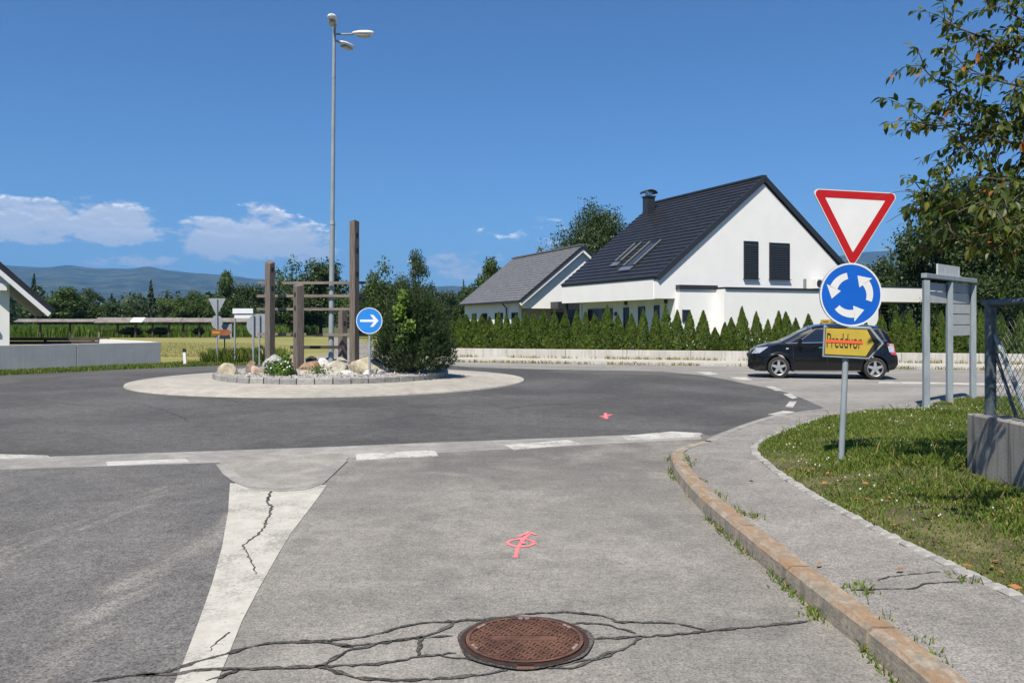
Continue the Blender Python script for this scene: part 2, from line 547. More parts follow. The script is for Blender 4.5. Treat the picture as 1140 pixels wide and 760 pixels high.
M['orange'] = simple('lamp_amber', (0.75, 0.30, 0.03), 0.2, var=0.1)
M['plastic_white'] = simple('plastic_white', (0.72, 0.72, 0.70), 0.5, var=0.04)
M['lum_glass'] = simple('luminaire_glass', (0.30, 0.28, 0.22), 0.15, var=0.2)
M['bark'] = simple('bark', (0.075, 0.06, 0.048), 0.9, var=0.35, scale=5, bump=0.6, bscale=20)
M['twig'] = simple('twig_bark', (0.085, 0.06, 0.045), 0.85, var=0.3)
M['verge'] = simple('verge_soil_grass', (0.10, 0.088, 0.04), 0.95, var=0.45, scale=3, bump=0.4, bscale=40)
M['leaf_dec'] = leafmat('foliage_mid', (0.031, 0.059, 0.014), (0.098, 0.147, 0.036))
M['leaf_dec_light'] = leafmat('foliage_light', (0.052, 0.085, 0.023), (0.137, 0.182, 0.058))
M['leaf_dec_dark'] = leafmat('foliage_dark', (0.019, 0.038, 0.011), (0.061, 0.095, 0.027), 0.25)
M['leaf_con'] = leafmat('foliage_conifer', (0.013, 0.029, 0.013), (0.042, 0.072, 0.029), 0.15)
M['leaf_olive'] = leafmat('foliage_olive', (0.06, 0.06, 0.022), (0.115, 0.11, 0.045), 0.3)
M['thuja'] = leafmat('foliage_thuja', (0.034, 0.070, 0.010), (0.150, 0.215, 0.032), 0.3, 0.6, (0.17, 0.12, 0.035), 0.03)
M['pine'] = leafmat('foliage_pine', (0.016, 0.036, 0.011), (0.066, 0.105, 0.032), 0.15)
M['fresh'] = leafmat('foliage_fresh', (0.06, 0.12, 0.015), (0.16, 0.25, 0.035), 0.4)
M['bushleaf'] = leafmat('foliage_bush', (0.045, 0.10, 0.015), (0.13, 0.22, 0.035), 0.35)
M['cherry'] = leafmat('foliage_cherry', (0.03, 0.052, 0.012), (0.115, 0.14, 0.030), 0.4, 0.4, (0.30, 0.10, 0.018), 0.07)
M['grass'] = leafmat('grass_blades', (0.055, 0.10, 0.013), (0.17, 0.235, 0.04), 0.35, 0.6, (0.32, 0.27, 0.10), 0.13)
M['grass_dry'] = leafmat('grass_dry', (0.17, 0.16, 0.05), (0.34, 0.29, 0.12), 0.3, 0.7)
M['corn'] = leafmat('corn_leaves', (0.055, 0.11, 0.016), (0.15, 0.22, 0.04), 0.35)
M['flower'] = simple('petal_white', (0.75, 0.75, 0.72), 0.7, var=0.03)
M['dryleaf'] = simple('dry_leaf', (0.30, 0.12, 0.04), 0.8, var=0.4, scale=20)


def mat_ground():
    m, t, b = mat_new('meadow_ground')
    co = t.add('ShaderNodeTexCoord').outputs['Object']
    c = t.mix(t.ramp(t.noise(co, 0.05, 6, 0.6), 0.35, 0.65), (0.075, 0.095, 0.028), (0.13, 0.14, 0.05))
    c = t.mix(t.ramp(t.noise(co, 2.2, 5, 0.7), 0.3, 0.7, 0, 0.6), c, (0.05, 0.065, 0.018))
    t.put(b.inputs['Base Color'], c)
    b.inputs['Roughness'].default_value = 0.95
    b.inputs['Specular IOR Level'].default_value = 0.1
    return m


def mat_field():
    m, t, b = mat_new('mown_field_straw')
    co = t.add('ShaderNodeTexCoord').outputs['Object']
    st = t.mapping(co, (0.25, 1.6, 1), (0, 0, R(12)))
    c = t.mix(t.ramp(t.noise(st, 0.6, 6, 0.62), 0.32, 0.68), (0.19, 0.185, 0.065), (0.31, 0.285, 0.12))
    c = t.mix(t.ramp(t.noise(co, 0.12, 5, 0.6), 0.42, 0.66, 0, 0.7), c, (0.16, 0.18, 0.055))
    c = t.mix(t.ramp(t.noise(co, 7, 4, 0.7), 0.35, 0.7, 0, 0.4), c, (0.14, 0.13, 0.05))
    t.put(b.inputs['Base Color'], c)
    b.inputs['Roughness'].default_value = 0.95
    b.inputs['Specular IOR Level'].default_value = 0.1
    return m


def mat_mountain():
    m, t, b = mat_new('forested_slopes')
    co = t.add('ShaderNodeTexCoord').outputs['Object']
    c = t.mix(t.ramp(t.noise(co, 0.006, 9, 0.7), 0.38, 0.66), (0.012, 0.024, 0.018), (0.07, 0.08, 0.045))
    t.put(b.inputs['Base Color'], c)
    b.inputs['Roughness'].default_value = 1.0
    b.inputs['Specular IOR Level'].default_value = 0.0
    return m


M['ground'] = mat_ground()
M['field'] = mat_field()
M['mountain'] = mat_mountain()


# ------------------------------------------------------------------ the setting: flat sheets
def sheet(name, pts, z, mat, parent=None, kind=None):
    """flat slab: top face plus a short skirt so its edge is solid"""
    area = sum(p[0] * q[1] - q[0] * p[1] for p, q in zip(pts, list(pts[1:]) + [pts[0]]))
    if area < 0: pts = list(pts)[::-1]
    n = len(pts)
    vs = [(p[0], p[1], z) for p in pts] + [(p[0], p[1], z - 0.02) for p in pts]
    fs = [tuple(range(n))] + [(n + k, n + (k + 1) % n, (k + 1) % n, k) for k in range(n)]
    o = link(name, mesh(name, vs, fs, mat), parent)
    if kind: o['kind'] = kind
    return o


def resample(pts, step):
    pts = [Vector(p) for p in pts]
    # Catmull-Rom, then even steps
    dense = []
    for i in range(len(pts) - 1):
        p0, p1, p2, p3 = pts[max(i - 1, 0)], pts[i], pts[i + 1], pts[min(i + 2, len(pts) - 1)]
        for k in range(16):
            t = k / 16
            dense.append(0.5 * ((2 * p1) + (p2 - p0) * t + (2 * p0 - 5 * p1 + 4 * p2 - p3) * t * t + (3 * p1 - p0 - 3 * p2 + p3) * t ** 3))
    dense.append(pts[-1])
    out = [dense[0]]
    acc = 0.0
    for a, b in zip(dense, dense[1:]):
        L = (b - a).length
        while acc + L >= step:
            a = a + (b - a) * ((step - acc) / L)
            out.append(a.copy())
            L = (b - a).length
            acc = 0.0
        acc += L
    return out


def offset_path(pts, off):
    """left offset of a 2D path"""
    out = []
    for i, p in enumerate(pts):
        d = (pts[min(i + 1, len(pts) - 1)] - pts[max(i - 1, 0)]).normalized()
        out.append(Vector((p.x - d.y * off, p.y + d.x * off)))
    return out


def ribbon(pts, widths, z, rng=None, jit=0.0):
    """strip along a 2D path; returns verts, faces"""
    vs, fs = [], []
    n = len(pts)
    for i, p in enumerate(pts):
        d = (pts[min(i + 1, n - 1)] - pts[max(i - 1, 0)])
        d = d.normalized() if d.length > 1e-6 else Vector((1, 0))
        w = widths[i] / 2 if isinstance(widths, (list, tuple)) else widths / 2
        a = w * (1 + (rng.uniform(-jit, jit) if rng else 0))
        b = w * (1 + (rng.uniform(-jit, jit) if rng else 0))
        vs.append((p.x - d.y * a, p.y + d.x * a, z))
        vs.append((p.x + d.y * b, p.y - d.x * b, z))
    for i in range(n - 1):
        fs.append((2 * i, 2 * i + 1, 2 * i + 3, 2 * i + 2))
    return vs, fs


S = 16000.0
sheet('ground', [(-S, -S), (S, -S), (S, S), (-S, S)], -0.03, M['ground'], kind='structure')

# straw-coloured mown field beyond the left verge
sheet('mown_field', [(-15.5, 33.2), (-11.5, 32.2), (-7.5, 33.5), (-6.3, 45), (-2, 75), (10, 86), (-10, 88), (-60, 84), (-45, 55), (-21, 40)], -0.02, M['field'], kind='structure')

# mountains: a ridge line read off the photo, real slopes kilometres away
def ridge(name, prof, d0, d1, azs, seed):
    rng = random.Random(seed)
    vs, fs = [], []
    rows = 14
    for i, a in enumerate(azs):
        px = HX + FOC * math.tan(R(a)) if abs(a) < 70 else None
        if px is None or px < prof[0][0]: y = prof[0][1]
        elif px > prof[-1][0]: y = prof[-1][1]
        else:
            for (x0, y0), (x1, y1) in zip(prof, prof[1:]):
                if x0 <= px <= x1:
                    t = (px - x0) / (x1 - x0)
                    t = t * t * (3 - 2 * t)
                    y = y0 + (y1 - y0) * t
                    break
        hgt = (HY - y) / FOC * d1 * math.cos(0) + CH
        for k in range(rows + 1):
            t = k / rows
            d = d0 + (d1 - d0) * t
            rel = t ** 1.15
            x, yy = d * math.tan(R(a)) if abs(a) < 70 else d * math.sin(R(a)) * 3, d
            nz = mnoise.fractal(Vector((x * 0.0011, yy * 0.0011, seed)), 0.9, 2.1, 5)
            z = -1.0 + hgt * rel + nz * 75 * math.sin(PI * min(1, t * 0.97)) + (nz * 14 if k == rows else 0)
            if k == 0: z = -1.0
            vs.append((x, yy, max(-1.0, z)))
    n = rows + 1
    for i in range(len(azs) - 1):
        for k in range(rows):
            fs.append((i * n + k, (i + 1) * n + k, (i + 1) * n + k + 1, i * n + k + 1))
    me = mesh(name, vs, fs, M['mountain'], True)
    return tag(link(name, me), kind='structure')


AZ = [x * 0.35 for x in range(-185, 186)]
ridge('mountains', [(-700, 300), (-300, 288), (-80, 292), (0, 294), (50, 297), (80, 295), (110, 298), (145, 299), (165, 296.5), (190, 301), (220, 304),
                    (250, 306), (290, 311), (340, 317), (400, 322), (450, 321), (500, 318), (560, 322), (640, 318), (760, 312), (860, 300), (930, 285),
                    (965, 282), (1000, 279), (1030, 271), (1080, 266), (1140, 258), (1400, 240), (1900, 262)], 3400, 7200, AZ, 3)

# ------------------------------------------------------------------ roads
road = sheet('approach_road', [(-26, -14), (1.75, -14), (1.75, 2), (1.76, 3.66), (1.72, 4.5), (1.68, 5.26), (1.65, 6.2), (1.64, 7.2), (1.70, 8.4), (1.86, 9.4),
                               (2.3, 10.2), (3.0, 11.2), (3.3, 12.2), (-26, 12.2)], 0.0, M['asph_right'], kind='structure')
# darker resurfaced lane left of the ivory strip
strip_left = [(256, 538), (254, 570), (247, 610), (236, 650), (222, 690), (205, 735), (194, 762)]
strip_right = [(364, 540), (345, 566), (325, 592), (308, 620), (290, 652), (270, 690), (252, 735), (240, 762)]
sl = [G(*p) for p in strip_left]
sr = [G(*p) for p in strip_right]
mid_far = G(262, 512)
lane = [(-26, -14), (-2.2, -14), (-1.62, 1.5), (sl[-1][0] + .04, sl[-1][1])] + [(p[0] + .06, p[1]) for p in sl[::-1][1:]] + [G(300, 540), G(300, 512), G(0, 520), (-9, 8.9), (-26, 9)]
sheet('asphalt_overlay', lane, 0.002, M['asph_left'], road)

band_lo = [(-200, 532), (0, 523), (120, 519), (244, 515), (385, 510), (480, 505), (560, 500.5), (700, 493), (781, 489)]
band_hi = [(-200, 517), (0, 510.5), (130, 506), (244, 502), (385, 497), (480, 493), (560, 490), (700, 484.5), (779, 481.5)]
ring_px = [(779, 482), (790, 484.5), (830, 473), (862, 463.5), (890, 459.5), (905, 458), (917, 454), (897, 445), (875.5, 437), (853, 431.5), (832, 427.5), (806, 422), (781, 417.6),
           (737, 413.7), (690, 412.5), (600, 411), (520, 408.5)]
ring = [G(*p) for p in band_hi[1:]] + [G(*p) for p in ring_px]
ring += [(-3.4, 32.2), (-5.0, 31.3), (-7.0, 31.2), (-8.5, 30.8)] + [G(*p) for p in [(240, 407), (120, 412), (0, 418)]] + [(-19, 19.5), (-26, 13), (-26, 9.6), (-11, 9.3)]
rring = sheet('roundabout_road', ring, 0.0045, M['asph_ring'], kind='structure')
main = sheet('main_road', [(-4.5, 33.2), (0, 32.2), (8, 29.6), (16.8, 26.9), (34, 21.6), (60, 14), (60, 4), (30, 10.5), (12.2, 15.6), (9, 15.7), (6.0, 14.3), (3.9, 13.0), (2.6, 11.6), (0, 16)], 0.002, M['asph_pale'], kind='structure')
sheet('exit_road', [(-8.4, 30.6), (-3.6, 32.4), (-6.9, 46), (-10.9, 62), (-15.6, 80), (-17.6, 80), (-13.2, 60), (-9.6, 45)], 0.001, M['asph_pale'], kind='structure')
bp = [(-26, 8.6), (-11, 8.35)] + [G(*p) for p in band_lo] + [G(*p) for p in band_hi[::-1]] + [(-11, 9.32), (-26, 9.62)]
band = sheet('concrete_gutter', bp, 0.0065, M['band'], kind='structure')
mk = 0.0085
for pts, mm in [([(396, 505.5), (484, 501.5), (488, 507.5), (397, 512.5)], 'paint'), ([(562, 496), (632, 490), (648, 494.5), (572, 501)], 'paint'),
                ([(690, 486), (748, 480.6), (782, 482.5), (779, 486.5), (700, 490.5)], 'paint'), ([(118, 514.5), (206, 511), (211, 514.5), (120, 519)], 'paint_old'),
                ([(-80, 508), (0, 506), (52, 507.3), (56, 509), (0, 511), (-80, 514)], 'paint')]:
    sheet('lane_dash', [G(*p) for p in pts], mk, M[mm], band)
for pts in [[(855, 461.5), (872, 457.5), (885, 458.5), (868, 462.5)], [(874, 453), (879, 447), (887, 447), (883, 453.5)], [(872, 439), (880, 438), (888, 443), (882, 444)], [(852, 430), (861, 430), (872, 435), (863, 435)],
            [(812, 420), (830, 420), (838, 423), (822, 423)], [(775, 414.2), (790, 414), (800, 416.5), (786, 416.8)]]:
    sheet('lane_dash', [G(*p) for p in pts], 0.007, M['paint'], rring)
sheet('edge_line', [G(*p) for p in [(978, 424.6), (1140, 427), (1400, 431), (1400, 434), (1140, 429.3), (978, 426.4)]], 0.0045, M['paint'], main)

# ivory painted splitter strip, with the little concrete slab at its head
paintm = sheet('ivory_strip', sl + sr[::-1], 0.004, M['paint_strip'], road)
slab_px = [(244, 515.5), (252, 528), (262, 538), (280, 545), (310, 548), (340, 545.5), (360, 539), (373, 527), (387, 510.5)]
sheet('splitter_slab', [G(*p) for p in slab_px] + [G(380, 505), G(250, 509)], 0.0085, M['trap'], road)
rim_px = [(247, 517), (256, 528), (265, 536), (283, 541.5), (310, 544), (338, 541.5), (356, 536), (368, 526), (380, 513)]
vs, fs = ribbon([Vector(G(*p)) for p in rim_px], 0.13, 0.0105, random.Random(3), 0.2)
link('slab_border', mesh('slab_border', vs, fs, M['band']), road)

# bitumen-sealed cracks fanning out from the manhole
CR = [([(103, 759), (145, 753), (184, 749), (197, 744), (246, 730), (289, 718), (333, 715), (364, 715), (399, 722)], .034),
      ([(150, 753), (197, 750), (237, 745), (268, 745), (351, 742), (373, 732), (399, 722), (439, 714), (469, 709), (490, 703), (506, 692)], .03),
      ([(364, 714), (417, 707), (447, 698), (469, 694), (506, 692), (548, 689), (584, 684)], .024), ([(469, 709), (464, 733)], .032),
      ([(351, 742), (412, 740), (465, 732), (515, 726)], .022), ([(351, 742), (377, 750), (395, 755), (440, 757), (485, 756), (540, 750.6), (569, 745)], .028),
      ([(268, 745), (228, 760)], .03), ([(586, 684), (616, 682), (649, 683), (675, 687.5), (691, 692.5), (750, 694), (776, 700), (790, 703)], .024),
      ([(632, 694.6), (658, 694), (683, 697.6), (712, 707.5)], .02), ([(656, 711.5), (712, 709), (759, 706), (800, 702), (850, 697), (905, 691)], .03),
      ([(712, 708), (704, 718), (683, 728), (653.6, 738), (632, 745), (600, 742)], .024), ([(380, 720), (420, 716), (464, 711.5), (512, 707)], .022),
      ([(487, 730), (540, 737)], .016), ([(620, 742), (660, 733), (690, 724)], .016)]
rng = random.Random(11)
for pts, w in CR:
    path = resample([G(*p) for p in pts], 0.035)
    path = [p + Vector((rng.uniform(-1, 1), rng.uniform(-1, 1))) * 0.009 for p in path]
    vs, fs = ribbon(path, [w * 0.85 * rng.uniform(0.35, 1.4) * (0.5 if i in (0, len(path) - 1) else 1) for i in range(len(path))], 0.0065, rng, 0.45)
    link('crack_seal', mesh('crack_seal', vs, fs, M['tar']), road)
for pts, w in [([(302, 547), (298, 560), (302, 567), (290, 592), (272, 607), (280, 625), (285, 640)], .03), ([(255, 705), (244, 714), (238, 718), (232, 727)], .012)]:
    path = resample([G(*p) for p in pts], 0.03)
    path = [p + Vector((rng.uniform(-1, 1), rng.uniform(-1, 1))) * 0.012 for p in path]
    n = len(path)
    vs, fs = ribbon(path, [w * rng.uniform(.5, 1.2) * (1 - 0.75 * i / n) for i in range(n)], 0.0065, rng, 0.4)
    link('crack', mesh('crack', vs, fs, M['tar']), road)

for pts in [[(60, 448), (110, 452), (150, 449), (196, 462), (210, 470)], [(232, 438), (260, 447), (300, 449)], [(560, 455), (620, 450), (700, 452), (742, 447)], [(420, 470), (470, 462), (540, 468)]]:
    path = [p + Vector((rng.uniform(-1, 1), rng.uniform(-1, 1))) * 0.03 for p in resample([G(*p) for p in pts], 0.09)]
    vs, fs = ribbon(path, [0.022 * rng.uniform(.3, 1.3) for _ in path], 0.007, rng, 0.4)
    link('crack', mesh('crack', vs, fs, M['tar']), rring)

# pink surveyor's spray marks
def spray(name, strokes, z, parent, w):
    vs, fs = [], []
    for i, st in enumerate(strokes):
        path = resample([G(*p) for p in st], 0.012)
        v, f = ribbon(path, w, z + i * 0.0015, rng, 0.35)
        o = len(vs); vs += v; fs += [tuple(k + o for k in q) for q in f]
    return link(name, mesh(name, vs, fs, M['pink']), parent)


ell = [(580 + 14.5 * math.cos(a), 604.5 + 4.3 * math.sin(a)) for a in [k * 2 * PI / 16 for k in range(17)]]
spray('spray_mark', [[(573.7, 620.5), (577, 609), (581, 603), (585, 598), (590, 593.7)], ell, [(577.5, 597.5), (584, 595), (589.5, 593), (597, 596)], [(579, 599), (583, 606)]], 0.003, road, 0.026)
spray('spray_mark', [[(668, 464), (674, 463), (681, 461.5)], [(674, 460), (675, 466.5)], [(671, 465.5), (678, 464)]], 0.007, rring, 0.055)

# ------------------------------------------------------------------ pavement on the right, kerb stones, cobble edging
def side_z(y):
    return 0.112 if y < 8.8 else max(0.024, 0.112 - (y - 8.8) * 0.034)


kerb_path = [Vector(p) for p in [(1.75, -8), (1.75, 0), (1.74, 2.0), (1.735, 3.66), (1.69, 4.5), (1.655, 5.26), (1.622, 6.2), (1.612, 7.2), (1.67, 8.4), (1.80, 9.35), (1.95, 9.85), (2.2, 10.35), (2.52, 10.8)]]
flush = [Vector(p) for p in [(2.52, 10.8), (2.85, 11.5), (3.6, 12.75), (4.45, 13.95), (5.2, 14.6), (5.7, 15.0)]]
edge_in = [Vector(p) for p in [(2.72, -8), (2.72, 0), (2.70, 3.0), (2.70, 4.34), (2.67, 4.69), (2.585, 5.66), (2.545, 7.07), (2.60, 8.4), (2.80, 9.72), (3.18, 10.75), (3.85, 11.9), (4.65, 13.1), (5.5, 14.1), (6.4, 14.8), (7.6, 15.15)]]
kp = resample(kerb_path, 0.1)
kp = [p for p in kp]
kin = offset_path(kp, -0.14)
outer = kin + resample(flush, 0.2)[1:]
inner = resample(edge_in, 0.2)
poly = [(p.x, p.y) for p in outer] + [(5.75, 15.05), (7.6, 15.6)] + [(p.x, p.y) for p in inner[::-1]]
# triangulated strip between the two edges so the height can fall towards the crossing
na = 90
def at_frac(pts, t):
    f = t * (len(pts) - 1); i = min(int(f), len(pts) - 2)
    return pts[i].lerp(pts[i + 1], f - i)
vs, fs = [], []
for i in range(na + 1):
    a, b = at_frac(outer, i / na), at_frac(inner, i / na)
    for k in range(4):
        q = a.lerp(b, k / 3)
        vs.append((q.x, q.y, side_z(q.y)))
for i in range(na):
    for k in range(3):
        fs.append((i * 4 + k, (i + 1) * 4 + k, (i + 1) * 4 + k + 1, i * 4 + k + 1)[::-1])
side = tag(link('pavement', mesh('pavement', vs, fs, M['asph_side'])), kind='structure')
for pts, w in [([(947, 657), (989, 656), (1019, 655), (1031, 650), (1074, 647)], .014), ([(977, 646), (992, 642), (1048, 636)], .012)]:
    path = [p + Vector((rng.uniform(-1, 1), rng.uniform(-1, 1))) * 0.005 for p in resample([G(p[0], p[1], .112) for p in pts], 0.03)]
    vs, fs = ribbon(path, [w * rng.uniform(.4, 1.3) for _ in path], 0.117, rng, 0.4)
    link('crack', mesh('crack', vs, fs, M['tar']), side)

kerb = thing('kerb', None, None, kind='structure')
def along(pts, s0, s1, n=4):
    """points at arc length s0..s1 on a path of 0.1 m steps"""
    return [at_frac(pts, min(1.0, (s0 + (s1 - s0) * k / n) / (0.1 * (len(pts) - 1)))) for k in range(n + 1)]
L = 0.1 * (len(kp) - 1)
s = 6.0
while s < L - 0.02:
    ln = 1.0 if s < L - 3.0 else 0.5
    e = min(s + ln, L)
    g = 0.010
    P0, P1 = along(kp, s + g, e - g), along(kin, (s + g), (e - g))
    dz = rng.uniform(-0.003, 0.003)
    vs, fs = [], []
    for a, b in zip(P0, P1):
        zt = side_z(a.y) + 0.010 + dz
        n2 = (b - a).normalized()
        vs += [(a.x - n2.x * 0.012, a.y - n2.y * 0.012, -0.05), (a.x, a.y, zt - 0.022), (a.x + n2.x * 0.02, a.y + n2.y * 0.02, zt), (b.x, b.y, zt - 0.002), (b.x, b.y, -0.05)]
    m = len(P0)
    for i in range(m - 1):
        for k in range(4):
            fs.append((i * 5 + k, i * 5 + k + 1, (i + 1) * 5 + k + 1, (i + 1) * 5 + k)[::-1])
    fs.append((0, 1, 2, 3, 4)[::-1]); fs.append(tuple((m - 1) * 5 + k for k in range(5)))
    link('kerb_stone', mesh('kerb_stone', vs, fs, M['kerb']), kerb)
    s = e
# flush kerb along the crossing: low stones
fp = resample(flush, 0.1)
fin = offset_path(fp, -0.12)
s, L2 = 0.0, 0.1 * (len(fp) - 1)
while s < L2 - 0.05:
    e = min(s + 0.8, L2)
    P0, P1 = along(fp, s + .006, e - .006, 2), along(fin, s + .006, e - .006, 2)
    vs, fs = [], []
    for a, b in zip(P0, P1):
        zt = side_z(a.y) + 0.004
        vs += [(a.x, a.y, -0.05), (a.x, a.y, zt), (b.x, b.y, zt), (b.x, b.y, -0.05)]
    for i in range(2):
        for k in range(3):
            fs.append((i * 4 + k, i * 4 + k + 1, (i + 1) * 4 + k + 1, (i + 1) * 4 + k)[::-1])
    link('kerb_stone', mesh('kerb_stone', vs, fs, M['band']), kerb)
    s = e

# small granite setts between pavement and grass
ep = [p for p in resample(edge_in, 0.1)]
s, L3 = 9.6, 0.1 * (len(ep) - 1)
cnt = 0
while s < L3 - 0.1 and cnt < 230:
    ln = rng.uniform(0.085, 0.125)
    a = along(ep, s, s + ln, 1)
    c2 = (a[0] + a[1]) / 2
    ang = math.atan2((a[1] - a[0]).y, (a[1] - a[0]).x)
    hx, hy = ln / 2 - 0.009, rng.uniform(0.038, 0.050)
    top = side_z(c2.y) + rng.uniform(0.004, 0.016)
    bx = [(-hx, -hy, -0.12), (hx, -hy, -0.12), (hx, hy, -0.12), (-hx, hy, -0.12), (-hx, -hy, -.012), (hx, -hy, -.012), (hx, hy, -.012), (-hx, hy, -.012)]
    bx += [(sx * (hx - .012), sy * (hy - .012), rng.uniform(-.003, .003)) for sx, sy in ((-1, -1), (1, -1), (1, 1), (-1, 1))]
    fs = [(4, 5, 9, 8), (5, 6, 10, 9), (6, 7, 11, 10), (7, 4, 8, 11), (8, 9, 10, 11), (0, 1, 5, 4), (1, 2, 6, 5), (2, 3, 7, 6), (3, 0, 4, 7)]
    me = mesh('edging_stone', bx, fs, M['granite_pale'] if rng.random() < .6 else M['granite'])
    nn = Vector((-math.sin(ang), math.cos(ang))) * -0.05
    link('edging_stone', me, side, (c2.x + nn.x, c2.y + nn.y, top), (0, 0, ang + rng.uniform(-.06, .06)))
    s += ln
    cnt += 1

# grass verge
vpoly = [Vector((p.x, p.y)) for p in offset_path(inner, -0.085)] + [Vector(p) for p in [(8.4, 16.2), (9.4, 17.1), (12.6, 17.0), (20, 14.9), (30, 12.0), (30, -8)]]
_inx, _iny = np.array([p.x for p in inner]), np.array([p.y for p in inner])
def verge_z(x, y):
    b = side_z(y)
    dd = math.sqrt(float(((_inx - x) ** 2 + (_iny - y) ** 2).min())) if x < 8 else 2.0
    if dd < 0.35: return b - 0.012 + 0.05 * max(0.0, dd - 0.09)
    e = min(1.0, (dd - 0.35) / 0.8)
    far = min(1.0, max(0.25, (16.4 - y) / 2.0))
    return b + (0.01 + 0.07 * e + 0.03 * e * mnoise.noise(Vector((x * 0.8, y * 0.8, 1.0)))) * far - 0.01
def inside(poly, x, y):
    c = False
    n = len(poly)
    for i in range(n):
        a, b = poly[i], poly[i - 1]
        if (a.y > y) != (b.y > y) and x < (b.x - a.x) * (y - a.y) / (b.y - a.y) + a.x: c = not c
    return c
bm = bmesh.new()
fv = [bm.verts.new((p.x, p.y, 0)) for p in vpoly]
bm.faces.new(fv)
bmesh.ops.triangulate(bm, faces=bm.faces)
for cx in np.arange(3.0, 13, 0.5):
    bmesh.ops.bisect_plane(bm, geom=bm.verts[:] + bm.edges[:] + bm.faces[:], plane_co=(cx, 0, 0), plane_no=(1, 0, 0))
for cy in np.arange(2.0, 17.1, 0.5):
    bmesh.ops.bisect_plane(bm, geom=bm.verts[:] + bm.edges[:] + bm.faces[:], plane_co=(0, cy, 0), plane_no=(0, 1, 0))
for v in bm.verts: v.co.z = verge_z(v.co.x, v.co.y)
bmesh.ops.recalc_face_normals(bm, faces=bm.faces)
me = bpy.data.meshes.new('grass_verge'); bm.to_mesh(me); bm.free()
me.materials.append(M['verge'])
if len(me.polygons) and me.polygons[0].normal.z < 0: me.flip_normals()
tag(link('grass_verge', me), kind='structure')


def blades(name, spots, hfun, mat, rng, width=0.008, label=None, cat=None, lean=0.5):
    """spots: list of (x,y,z). each blade a bent two-quad strip collapsed to 2 triangles+quad -> here quad + tip"""
    n = len(spots)
    A = np.array(spots)
    r = np.random.default_rng(rng)
    h = hfun(A, r)
    a = r.uniform(0, 2 * PI, n)
    b = r.uniform(0, 2 * PI, n)
    w = width * r.uniform(0.6, 1.4, n)
    ln = lean * r.uniform(0.1, 1.0, n)
    wx, wy = np.cos(a) * w, np.sin(a) * w
    lx, ly = np.cos(b) * ln * h, np.sin(b) * ln * h
    V = np.zeros((n, 4, 3))
    V[:, 0] = A + np.stack([-wx, -wy, np.zeros(n)], 1)
    V[:, 1] = A + np.stack([wx, wy, np.zeros(n)], 1)
    V[:, 2] = A + np.stack([wx * .5 + lx, wy * .5 + ly, h * (1 - 0.25 * ln)], 1)
    V[:, 3] = A + np.stack([-wx * .4 + lx * .7, -wy * .4 + ly * .7, h * .8 * (1 - 0.2 * ln)], 1)
    me = np_mesh(name, V.reshape(-1, 3), 4, mat)
    o = link(name, me)
    return tag(o, label, cat, kind='stuff')


gr = np.random.default_rng(5)
spots = []
while len(spots) < 110000:
    # denser towards the camera
    y = gr.uniform(3.4, 17.1)
    x = gr.uniform(2.6, 11.0)
    if gr.random() > 4.2 / y: continue
    if x / y > 0.68 or not inside(vpoly, x, y): continue
    if 4.28 < x < 4.78 and y < 7.95: continue
    thin = mnoise.noise(Vector((x * 1.1, y * 1.1, 4.0)))
    edge = min(1.0, max(0.0, (x - 2.66) / 0.7)) if y < 9 else 1.0
    if gr.random() > 0.5 + 0.5 * edge and thin < 0.2: continue
    if thin < -0.25 and gr.random() < 0.6: continue
    spots.append((x, y, verge_z(x, y) - 0.005))
def hv(A, r):
    nz = np.array([mnoise.noise(Vector((p[0] * 0.9, p[1] * 0.9, 9.0))) for p in A])
    e = np.clip((A[:, 0] - 2.66) / 0.9, 0.45, 1)
    wall = np.where((np.abs(A[:, 0] - 4.2) < 0.35) & (A[:, 1] < 8.2), 1.5, 1.0)
    return (0.034 + 0.045 * np.clip(nz + 0.25, 0, 1)) * r.uniform(0.5, 1.5, len(A)) * e * wall * np.where(r.random(len(A)) < .02, 2.2, 1.0)
blades('grass', spots, hv, M['grass'], 7, 0.0055, 'short green and straw-tipped grass on the verge right of the pavement', 'grass', 0.9)

# clover flowers, fallen leaves, weeds along the kerb
fl = []
while len(fl) < 150:
    x, y = gr.uniform(2.9, 9), gr.uniform(4, 15)
    if x / y > 0.66 or not inside(vpoly, x, y): continue
    if mnoise.noise(Vector((x * .9, y * .9, 2.0))) < 0.12: continue
    if 4.28 < x < 4.78 and y < 7.95: continue
    fl.append((x, y, verge_z(x, y)))
V = []
for (x, y, z) in fl:
    r0 = gr.uniform(0.005, 0.010); h = gr.uniform(.05, .10)
    for k in range(3):
        a = k * PI / 3 + gr.random()
        dx, dy = math.cos(a) * r0, math.sin(a) * r0
        V += [(x - dx, y - dy, z + h), (x, y, z + h - r0), (x + dx, y + dy, z + h), (x, y, z + h + r0)]
tag(link('clover_flowers', np_mesh('clover_flowers', np.array(V), 4, M['flower'])), 'tiny white clover flowers scattered through the verge grass', 'flowers', kind='stuff')
V = []
lf = [(gr.uniform(2.62, 3.1) + .12, gr.uniform(4.2, 8.5)) for _ in range(34)] + [(1.86, 5.0), (2.0, 9.0), (2.3, 4.9), (2.2, 7.6)]
for (x, y) in lf:
    z = max(verge_z(x, y) if x > 2.7 else 0, side_z(y)) + 0.02
    a = gr.uniform(0, 6.28); r0 = gr.uniform(.018, .038)
    c0, s0 = math.cos(a), math.sin(a)
    t1, t2 = gr.uniform(-.01, .02), gr.uniform(-.01, .02)
    V += [(x - c0 * r0, y - s0 * r0, z), (x - s0 * r0 * .5, y + c0 * r0 * .5, z + t1), (x + c0 * r0, y + s0 * r0, z + .006), (x + s0 * r0 * .5, y - c0 * r0 * .5, z + t2)]
